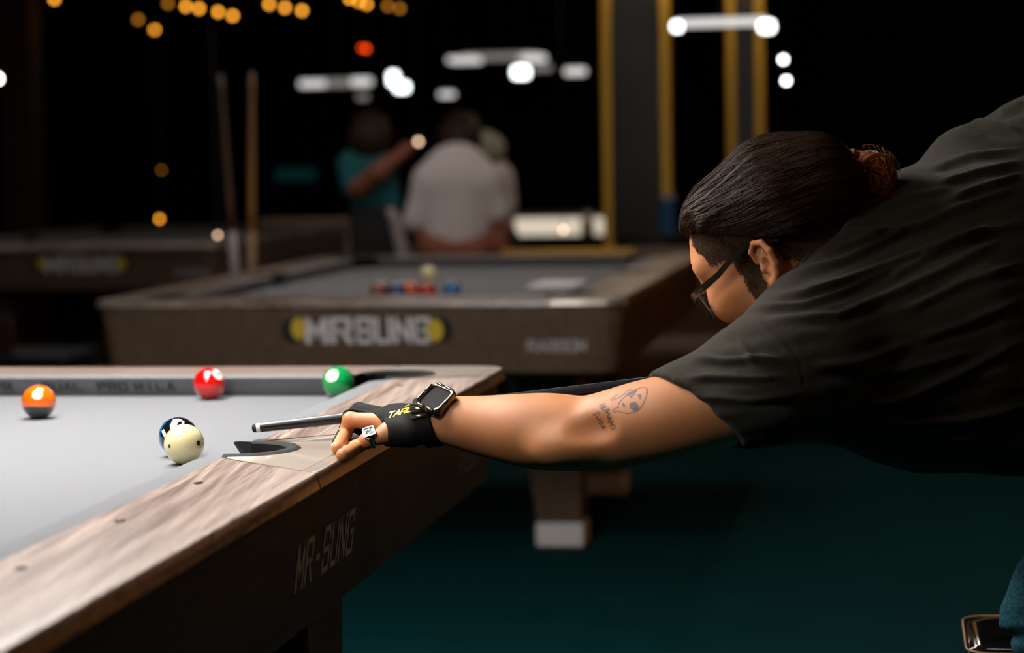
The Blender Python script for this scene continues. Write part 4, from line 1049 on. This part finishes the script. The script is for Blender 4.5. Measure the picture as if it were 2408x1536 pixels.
# --- T-shirt
Vs = Vol(A3(W(2150, 750, 3.15))-[.62, .48, .48], A3(W(2150, 750, 3.15))+[.80, .50, .50], .0042)
Vs.cap(A3(W(2262, 735, 3.20)), A3(W(2900, 760, 3.26)), .226, .235, .05, (tn, .66))
Vs.cap(A3(W(2160, 640, 3.22)), A3(W(2480, 430, 3.30)), .078, .125, .04); Vs.cap(A3(W(2285, 405, 3.27)), A3(W(2450, 400, 3.30)), .068, .10, .03)           # upper back up to the far shoulder
Vs.cap(A3(W(1915, 815, 3.02)), A3(W(2200, 765, 3.12)), .088, .14, .05)           # near shoulder
Vs.cap(A3(W(1962, 625, 3.08)), A3(W(2250, 560, 3.18)), .062, .10, .05)            # base of the neck
Vs.cap(A3(W(1885, 895, 3.0)), A3(W(2150, 880, 3.12)), .072, .125, .04)
Vs.cap(A3(W(2120, 850, 3.14)), A3(W(2600, 860, 3.22)), .12, .15, .05)
Vs.cap(A3(W(1990, 582, 3.09)), A3(W(2170, 545, 3.15)), .054, .085, .03)
Vs.cap(A3(W(1880, 775, 2.98)), A3(W(1990, 665, 3.06)), .056, .062, .03)
Vs.cap(A3(W(1640, 956, 2.985)), A3(W(1790, 898, 2.97)), .0615, .077, .02)            # sleeve
Vs.cap(A3(W(1790, 898, 2.97)), A3(W(1905, 825, 2.99)), .077, .088, .03)
Vs.cap(A3(W(1540, 985, 2.99)), A3(W(1640, 956, 2.985)), .0585, .0615, .02)
Vs.cap(A3(W(2450, 400, 3.32)), A3(W(2750, 430, 3.38)), .09, .07, .04)                # far sleeve
n_c = cv(-.65, .76, 0); Vs.plane(A3(W(1560, 893, 2.97)), cv(-.667, -.745, .25))
# neck opening
Vs.cap(H(-.03, -.06, 0), A3(W(1960, 650, 3.14)), .060, .050, .004, mode='cut'); Vs.ell(H(0, .02, 0), [.12, .10, .09], FR, k=.004, mode='cut')
Vs.ell(H(.03, -.03, 0), [.085, .11, .078], FR, k=.004, mode='cut')
sV, sF = Vs.mesh(2)
folds = [([(1887, 622), (1945, 587), (2004, 569), (2062, 551), (2162, 528), (2262, 481), (2408, 434)], 11, .0042),
 ([(1804, 664), (1905, 632), (1983, 606), (2068, 567), (2160, 521)], 9, .0046), ([(1797, 697), (1886, 690), (1983, 658), (2160, 593), (2300, 545), (2408, 525)], 9, .0050),
 ([(1742, 726), (1788, 720), (1886, 713), (1983, 681), (2081, 638), (2160, 609)], 8, .0042), ([(1828, 745), (1969, 740), (2086, 692), (2203, 640), (2379, 548)], 10, .004),
 ([(2062, 668), (2203, 587), (2343, 520)], 9, .0038), ([(2027, 956), (2144, 926), (2261, 874), (2408, 797)], 9, .0055), ([(2086, 995), (2261, 985), (2408, 956)], 9, .005),
 ([(1617, 887), (1675, 885), (1763, 888), (1851, 885)], 7, .0042), ([(1623, 838), (1705, 847), (1793, 840), (1851, 850)], 8, .004), ([(2255, 288), (2308, 284), (2408, 311)], 9, .004),
 ([(2349, 264), (2408, 240)], 8, .004), ([(2009, 516), (1985, 545), (2060, 548), (2100, 530)], 9, .0048), ([(2232, 463), (2408, 405)], 9, .0035), ([(2121, 730), (2261, 665), (2408, 618)], 10, .004),
 ([(2144, 800), (2270, 760), (2408, 700)], 11, .004), ([(2180, 395), (2280, 365), (2408, 350)], 7, .003), ([(2200, 430), (2300, 400), (2408, 380)], 7, .0028), ([(1700, 775), (1740, 800), (1780, 860)], 8, .003),
 ([(1640, 930), (1760, 940), (1880, 925)], 9, .004), ([(1900, 860), (2020, 850), (2150, 800)], 12, .004), ([(2050, 500), (2140, 460), (2240, 440)], 8, .0035), ([(1960, 880), (2120, 870), (2300, 820)], 9, .003),]
px, py, _ = project(sV); N_ = normals(sV, sF); face = np.clip((N_@bk+.25)*2, 0, 1); disp = np.zeros(len(sV))
def seglist(pl):
    d = np.full(len(px), 1e9); sg = np.zeros(len(px)); tt = np.zeros(len(px)); L = sum(math.hypot(c-a, e-b) for (a, b), (c, e) in zip(pl[:-1], pl[1:])); acc = 0
    for (a, b), (c, e) in zip(pl[:-1], pl[1:]):
        vx, vy = c-a, e-b; l = math.hypot(vx, vy); t = np.clip(((px-a)*vx+(py-b)*vy)/l**2, 0, 1); dx, dy = px-a-t*vx, py-b-t*vy
        dd = np.hypot(dx, dy); s_ = np.sign(vx*dy-vy*dx); m = dd < d; d[m] = dd[m]; sg[m] = s_[m]; tt[m] = (acc+t[m]*l)/L; acc += l
    return d, sg, tt
for pl, wd, am in folds:
    d, sg, tt = seglist(pl); en = np.clip(np.minimum(tt, 1-tt)*6, 0.15, 1)
    wgt = np.where((tt <= 0) | (tt >= 1), np.exp(-(d/wd)**2), 1)
    s = d*np.where(sg > 0, 1.0, 1.6)        # steeper above, softer below
    disp += am*1.35*en*(np.exp(-(s/wd)**2)-.55*np.exp(-((d-wd*2.1)/(wd*1.2))**2*1.0)*(sg > 0))*wgt
# shoulder seam
d, sg, tt = seglist([(1734, 742), (1781, 733), (1805, 762), (1851, 809), (1880, 850), (1890, 900)]); disp += -.0016*np.exp(-(d/3.5)**2)+.0012*np.exp(-((d-8)/5)**2)*(sg > 0)
d, sg, tt = seglist([(1560, 898), (1592, 950), (1662, 1003), (1735, 1040)]); disp += -.0012*np.exp(-(d/3)**2)
disp += .0012*np.sin(px*.012+py*.055)*np.sin(px*.02-py*.03)+.0006*np.sin(px*.03+py*.13)
sV = sV+N_*(disp*face)[:, None]
tshirt = nplink('t_shirt', sV, sF, 'shirt', player); tshirt['label'] = 'charcoal short-sleeved t-shirt'
bvh_s = BVHTree.FromPolygons([tuple(v) for v in sV], [tuple(int(i) for i in f) for f in sF])
def sew(name, P, r, off, m='shirt', fl=1.0):
    q = [onto(bvh_s, a, b, off) for a, b in P]; q = [p for p in q if p is not None]; o = []
    for a, b in zip(q[:-1], q[1:]): o += [a.lerp(b, k/4) for k in range(4)]
    o.append(q[-1]); return MB().tube(o, r, 8).build(name, m, tshirt, smooth=True) if len(q) > 2 else None
sew('collar', [(1885, 618), (1900, 604), (1915, 570), (1940, 535), (1975, 505), (2020, 478), (2070, 455), (2110, 430)], .003, .0005)
sew('sleeve_hem', [(1553, 897), (1566, 915), (1585, 943), (1612, 972), (1645, 998), (1685, 1022), (1722, 1040)], .0032, .0002)
mb = MB()
colr = []
# --- jeans, shoes
Vj = Vol(np.array([-.15, 2.65, .02]), np.array([1.25, 3.85, 1.15]), .0075)
hip = A3(W(3000, 800, 3.25)); kn = A3(W(2515, 1440, 3.12)); an_ = A3((float(kn[0])+.18, float(kn[1])+.02, .10))
Vj.cap(T_B, hip, .17, .17, .05, (tn, .75))
Vj.cap(A3(W(2850, 900, 3.16)), kn, .115, .088, .04); Vj.cap(kn, an_, .080, .060, .02)
kn2 = kn+A3((.42, .22, -.02)); an2 = A3((kn2[0]+.02, kn2[1]+.02, .10))
Vj.cap(A3(W(3050, 850, 3.36)), kn2, .11, .085, .04); Vj.cap(kn2, an2, .080, .060, .02)
jV, jF = Vj.mesh(1); px, py, _ = project(jV); N_ = normals(jV, jF)
jV = jV+N_*(.004*np.sin(py*.06+px*.02)*np.exp(-((py-1470)/120)**2)+.008*np.exp(-((py-1472)/14)**2)-.006*np.exp(-((py-1496)/9)**2))[:, None]
jeans = nplink('jeans', jV, jF, 'denim', player); jeans['label'] = 'blue jeans'
for a in (an_, an2):
    sh = MB().tube([Vector((a[0]-.17, a[1], .035)), Vector((a[0]-.14, a[1], .045)), Vector((a[0]-.05, a[1], .055)), Vector((a[0]+.04, a[1], .05)), Vector((a[0]+.08, a[1], .04))], [.02, .038, .045, .045, .03], 16)
    sh.build('shoe', 'bblack', player, smooth=True)
kc = Vector(kn)
# dark seat edge with tan piping beside the knee
sp0 = W(2285, 1526, 3.42)
stool = thing('bar_stool', 'black seat corner with a tan edge, beside the jeans at the bottom right', 'stool', (sp0.x+.13, sp0.y+.10, 0))
ctr = Vector((sp0.x+.13, sp0.y+.10, sp0.z)); rr = .14
def rc_(r, z): return [Vector((ctr.x+p.x, ctr.y+p.y, z)) for p in sum([arc((sx*(r-.04), sy*(r-.04)), .04, s_, s_+PI/2, 6) for sx, sy, s_ in ((1, -1, -PI/2), (1, 1, 0), (-1, 1, PI/2), (-1, -1, PI))], [])]
zs = ctr.z
sm = MB().grid([rc_(.10, zs-.03), rc_(.135, zs-.03), rc_(.14, zs-.015), rc_(.136, zs), rc_(.11, zs+.004), rc_(.02, zs+.006)], True).build('seat', 'bblack', stool, smooth=True)
MB().tube(rc_(.138, zs+.001)+[rc_(.138, zs+.001)[0]], .0018, 6).build('piping', 'stitch', stool, smooth=True)
for sx in (-1, 1):
    for sy in (-1, 1): MB().tube([(ctr.x+sx*.09, ctr.y+sy*.09, zs-.03), (ctr.x+sx*.14, ctr.y+sy*.14, 0)], .012, 10).build('leg', 'steel', stool, smooth=True)

# ------------------------------------------------------------------ people far behind
def far_person(label, parts):
    r = thing('person', label, 'person', parts[0][2], None); lo = None
    for nm, m, _, caps in parts:
        P = np.array([A3(c[0]) for c in caps]+[A3(c[1]) for c in caps]); e = .3
        V = Vol(P.min(0)-e, P.max(0)+e, .014)
        for c in caps: V.cap(A3(c[0]), A3(c[1]), c[2], c[3], c[4] if len(c) > 4 else .03, c[5] if len(c) > 5 else None)
        nplink(nm, *V.mesh(1), m, r)
    return r
def Z0(p): return (p[0], p[1], 0)
D = 10.8
sh1 = lambda x, y, d=D: W(x, y, d)
hipL, hipR = sh1(1035, 590), sh1(1120, 590)
flat = (-A3(FW), .6)
far_person('person in a pale grey shirt seen from behind, leaning forward beyond the middle table', [
    ('body', 'skin2', Z0(sh1(1075, 600)), [(sh1(1078, 400), sh1(1080, 345, D+.12), .06, .06), (sh1(1080, 335, D+.14), sh1(1082, 320, D+.16), .085, .08), (sh1(985, 480), sh1(1000, 600), .05, .035), (sh1(1165, 480), sh1(1185, 600), .05, .035), (hipL, hipR, .1, .1)]),
    ('hair', 'hair', 0, [(sh1(1080, 328, D+.11), sh1(1085, 308, D+.14), .108, .10)]),
    ('shirt', 'paleshirt', 0, [(sh1(1075, 420), sh1(1075, 580), .17, .15, .05, flat), (sh1(1010, 430), sh1(1140, 430), .075, .075, .06), (sh1(1010, 430), sh1(975, 520), .075, .06, .04), (sh1(1140, 430), sh1(1172, 500), .075, .06, .04)]),
    ('trousers', 'trousers', 0, [(sh1(1075, 585), sh1(1075, 640), .15, .15, .04, flat)]+[(h, Vector((h.x, h.y, .08)), .085, .055, .03) for h in (hipL, hipR)])])
D2 = 11.0
hp = [sh1(870, 560, D2), sh1(915, 560, D2)]
far_person('person in a teal shirt reaching one reddish arm up to the right', [
    ('body', 'skin2', Z0(sh1(890, 600, D2)), [(sh1(868, 340, D2), sh1(870, 320, D2), .085, .08), (sh1(840, 445, D2-.1), sh1(888, 405, D2-.15), .048, .042), (sh1(888, 405, D2-.15), sh1(952, 355, D2-.1), .042, .03), (sh1(960, 348, D2-.1), sh1(968, 342, D2-.1), .035, .02)]),
    ('hair', 'hair', 0, [(sh1(868, 328, D2-.01), sh1(870, 308, D2+.0), .108, .10)]),
    ('shirt', 'tealshirt', 0, [(sh1(868, 400, D2), sh1(885, 480, D2), .13, .12, .05, flat), (sh1(822, 385, D2), sh1(830, 440, D2-.05), .06, .055, .04)]),
    ('trousers', 'trousers', 0, [(sh1(885, 510, D2), sh1(888, 600, D2), .13, .13, .04, flat)]+[(h, Vector((h.x, h.y, .08)), .08, .055, .03) for h in hp])])
D3 = 11.3
hp = [sh1(1160, 590, D3), sh1(1200, 590, D3)]
far_person('person in a cream cap and pale top, half hidden behind the grey shirt', [
    ('body', 'skin2', Z0(sh1(1160, 600, D3)), [(sh1(1145, 365, D3), sh1(1150, 390, D3), .07, .06), (sh1(1185, 480, D3), sh1(1200, 560, D3), .04, .035)]),
    ('cap', 'paleshirt2', 0, [(sh1(1140, 348, D3-.02), sh1(1150, 352, D3-.02), .09, .085)]),
    ('shirt', 'paleshirt', 0, [(sh1(1150, 430, D3), sh1(1155, 560, D3), .13, .12, .05, flat), (sh1(1170, 420, D3), sh1(1190, 480, D3), .055, .045, .04)]),
    ('trousers', 'trousers', 0, [(sh1(1160, 560, D3), sh1(1170, 620, D3), .12, .12, .04, flat)]+[(h, Vector((h.x, h.y, .08)), .08, .055, .03) for h in hp])])
sc_ = W(930, 520, 10.6); s2 = W(948, 600, 10.6)
tag(MB().tube([W(915, 490, 10.6), sc_, s2, Vector((s2.x, s2.y, .4)), Vector((s2.x, s2.y, 0))], [.02, .028, .03, .02, .02], 10).build('pale_post', 'palecloth', smooth=True), 'pale leaning post between the teal shirt and the grey shirt', 'post')

# ------------------------------------------------------------------ pillars, counter and furniture far behind
def pillar(label, pxs, d, ztop=3.4):
    a, b = W(pxs[0], 300, d), W(pxs[1], 300, d); c = (a+b)/2; wd = (b-a).length/2
    r = thing('pillar', label, 'pillar', (c.x, c.y, 0), 'gold-edged pillars')
    MB().box((c.x-wd, c.y-.0, 0), (c.x+wd, c.y+2*wd, ztop)).build('marble_panel', 'marble', r)
    for s in (-1, 1): MB().box((c.x+s*wd-.026, c.y-.03, 0), (c.x+s*wd+.026, c.y+.02, ztop)).build('gold_edge', 'gold', r, bevel=.006)
pillar('wider marble pillar with gold edges, left of the two', (1428, 1567), 12.5)
pillar('narrower marble pillar with gold edges, right of the two and above the player', (1721, 1788), 13.5)
lc, rc2 = W(1205, 560, 15), W(1435, 560, 15)
cnt = thing('counter', 'lit counter glowing white between the people and the pillar', 'counter', ((lc.x+rc2.x)/2, lc.y, 0))
zt, zb2 = W(1300, 512, 15).z, W(1300, 552, 15).z
MB().box((lc.x-.1, lc.y-.22, 0), (rc2.x+.25, lc.y+.5, zb2)).build('cabinet', 'wall', cnt)
MB().box((lc.x, lc.y-.01, zb2), (rc2.x, lc.y+.3, zt)).build('lit_panel', 'counter', cnt, bevel=.01)
MB().box((lc.x-.02, lc.y-.02, zt), (rc2.x+.1, lc.y+.35, zt+.03)).build('counter_top', 'palecloth', cnt, bevel=.006)
bp = W(1372, 515, 14.6); bt = thing('bottle', 'clear bottle with a yellow label standing before the lit counter', 'bottle', (bp.x, bp.y, zt+.03))
bp.y = lc.y-.12; z0 = zb2
bt.location = (bp.x, bp.y, z0)
MB().tube([(bp.x, bp.y, z0), (bp.x, bp.y, z0+.10), (bp.x, bp.y, z0+.13), (bp.x, bp.y, z0+.17)], [.042, .042, .024, .016], 16).build('bottle_body', 'glass', bt, smooth=True)
MB().tube([(bp.x, bp.y, z0+.02), (bp.x, bp.y, z0+.08)], [.044, .044], 16).build('bottle_label', 'yellow', bt, smooth=True)
g0, g1 = W(1180, 588, 10.6), W(1590, 588, 10.6)
ld = thing('bench', 'low dark bench with a gold top rail behind the middle table', 'bench', ((g0.x+g1.x)/2, g0.y, 0))
MB().box((g0.x, g0.y-.02, g0.z-.035), (g1.x, g0.y+.02, g0.z)).build('top_rail', 'gold', ld, bevel=.005)
for t in (.05, .5, .95): p = g0.lerp(g1, t); MB().box((p.x-.02, g0.y-.015, 0), (p.x+.02, g0.y+.015, g0.z-.03)).build('leg', 'steel', ld)
bl = W(1573, 500, 11.3)
tb = thing('side_table', 'small dark table holding the blue canister', 'table', (bl.x, bl.y, 0))
zb3 = W(1573, 548, 11.3).z
MB().tube([(bl.x, bl.y, zb3-.03), (bl.x, bl.y, zb3)], .25, 24).build('table_top', 'wall', tb); MB().tube([(bl.x, bl.y, 0), (bl.x, bl.y, zb3-.03)], .03, 12).build('table_leg', 'steel', tb)
bc = thing('canister', 'bright blue canister beside the wide pillar', 'canister', (bl.x, bl.y, zb3))
MB().tube([(bl.x, bl.y, zb3), (bl.x, bl.y, zb3+.17)], .045, 20).build('canister_body', 'bluething', bc, smooth=False); MB().tube([(bl.x, bl.y, zb3+.17), (bl.x, bl.y, zb3+.19)], [.04, .03], 20).build('canister_lid', 'palecloth', bc)
# sofas
def sofa(label, c, wx, dy, zs_, zb_, m):
    r = thing('sofa', label, 'sofa', (c[0], c[1], 0))
    MB().box((c[0]-wx/2, c[1]-dy/2, .08), (c[0]+wx/2, c[1]+dy/2, zs_)).build('seat', m, r, bevel=.05, seg=4)
    MB().box((c[0]-wx/2, c[1]+dy/2-.15, .1), (c[0]+wx/2, c[1]+dy/2+.05, zb_)).build('backrest', m, r, bevel=.05, seg=4)
    for s in (-1, 1): MB().box((c[0]+s*wx/2-.07, c[1]-dy/2, .08), (c[0]+s*wx/2+.07, c[1]+dy/2, zs_+.16)).build('armrest', m, r, bevel=.04, seg=4)
    for sx in (-1, 1):
        for sy in (-1, 1): MB().box((c[0]+sx*(wx/2-.06)-.02, c[1]+sy*(dy/2-.06)-.02, 0), (c[0]+sx*(wx/2-.06)+.02, c[1]+sy*(dy/2-.06)+.02, .09)).build('leg', 'steel', r)
p = W(700, 560, 14.6); sofa('beige sofa back between the leaning cues and the teal shirt', (p.x, p.y+.5), 1.0, .8, .45, W(700, 522, 14.6).z, 'beige')
cp_ = W(650, 576, 13.6)
st_ = thing('side_table', 'small table holding the white cup near the beige sofa', 'table', (cp_.x, cp_.y, 0)); z3 = cp_.z-.04
MB().tube([(cp_.x, cp_.y, z3-.02), (cp_.x, cp_.y, z3)], .16, 24).build('table_top', 'steel', st_); MB().tube([(cp_.x, cp_.y, 0), (cp_.x, cp_.y, z3-.02)], .02, 12).build('table_leg', 'steel', st_)
cu = thing('cup', 'white cup right of the leaning cues', 'cup', (cp_.x, cp_.y, z3)); MB().tube([(cp_.x, cp_.y, z3), (cp_.x, cp_.y, z3+.09)], [.03, .04], 16).build('cup_body', 'plain_white', cu)
p = W(1600, 800, 9.4); sofa('brown leather sofa seen beneath the middle table by the player', (p.x+.35, p.y+.5), 1.3, .8, .42, .78, 'brownleather')
# dark red wooden column at the left and other dim things
p = W(55, 300, 14); r = thing('column', 'dark red wooden column at the left edge', 'column', (p.x, p.y, 0))
MB().box((p.x-.10, p.y-.1, 0), (p.x+.10, p.y+.1, 3.4)).build('column_shaft', 'redwood', r, bevel=.01); MB().box((p.x-.14, p.y-.14, 0), (p.x+.14, p.y+.14, .12)).build('column_base', 'redwood', r, bevel=.01)
p = W(695, 410, 18); tag(MB().box((p.x-.16, p.y-.02, p.z-.05), (p.x+.16, p.y+.02, p.z+.05)).build('wall_sign', 'tealglow', bevel=.01), 'faint teal sign on the dark far side, left of the teal shirt', 'sign')
ws = bpy.data.objects['wall_sign']; ws['label'] = 'faint teal glowing sign left of the teal shirt'
for k, (xx, m, lab) in enumerate(((30, 'tealshirt', 'chair with a dark teal back at the left edge'), (75, 'redwood', 'chair with a reddish back, right of the teal one'))):
    p = W(xx, 760, 8.2+1.1*k); r = thing('chair', lab, 'chair', (p.x, p.y, 0), 'chairs at the left edge'); zz = .45
    MB().box((p.x-.2, p.y-.2, zz-.05), (p.x+.2, p.y+.2, zz)).build('seat', 'steel', r, bevel=.015)
    MB().box((p.x-.09, p.y-.21, zz), (p.x+.0, p.y-.19, p.z+.04)).build('backrest', m, r, bevel=.006)
    for sx in (-1, 1):
        for sy in (-1, 1): MB().box((p.x+sx*.18-.015, p.y+sy*.18-.015, 0), (p.x+sx*.18+.015, p.y+sy*.18+.015, zz-.05)).build('leg', 'steel', r)
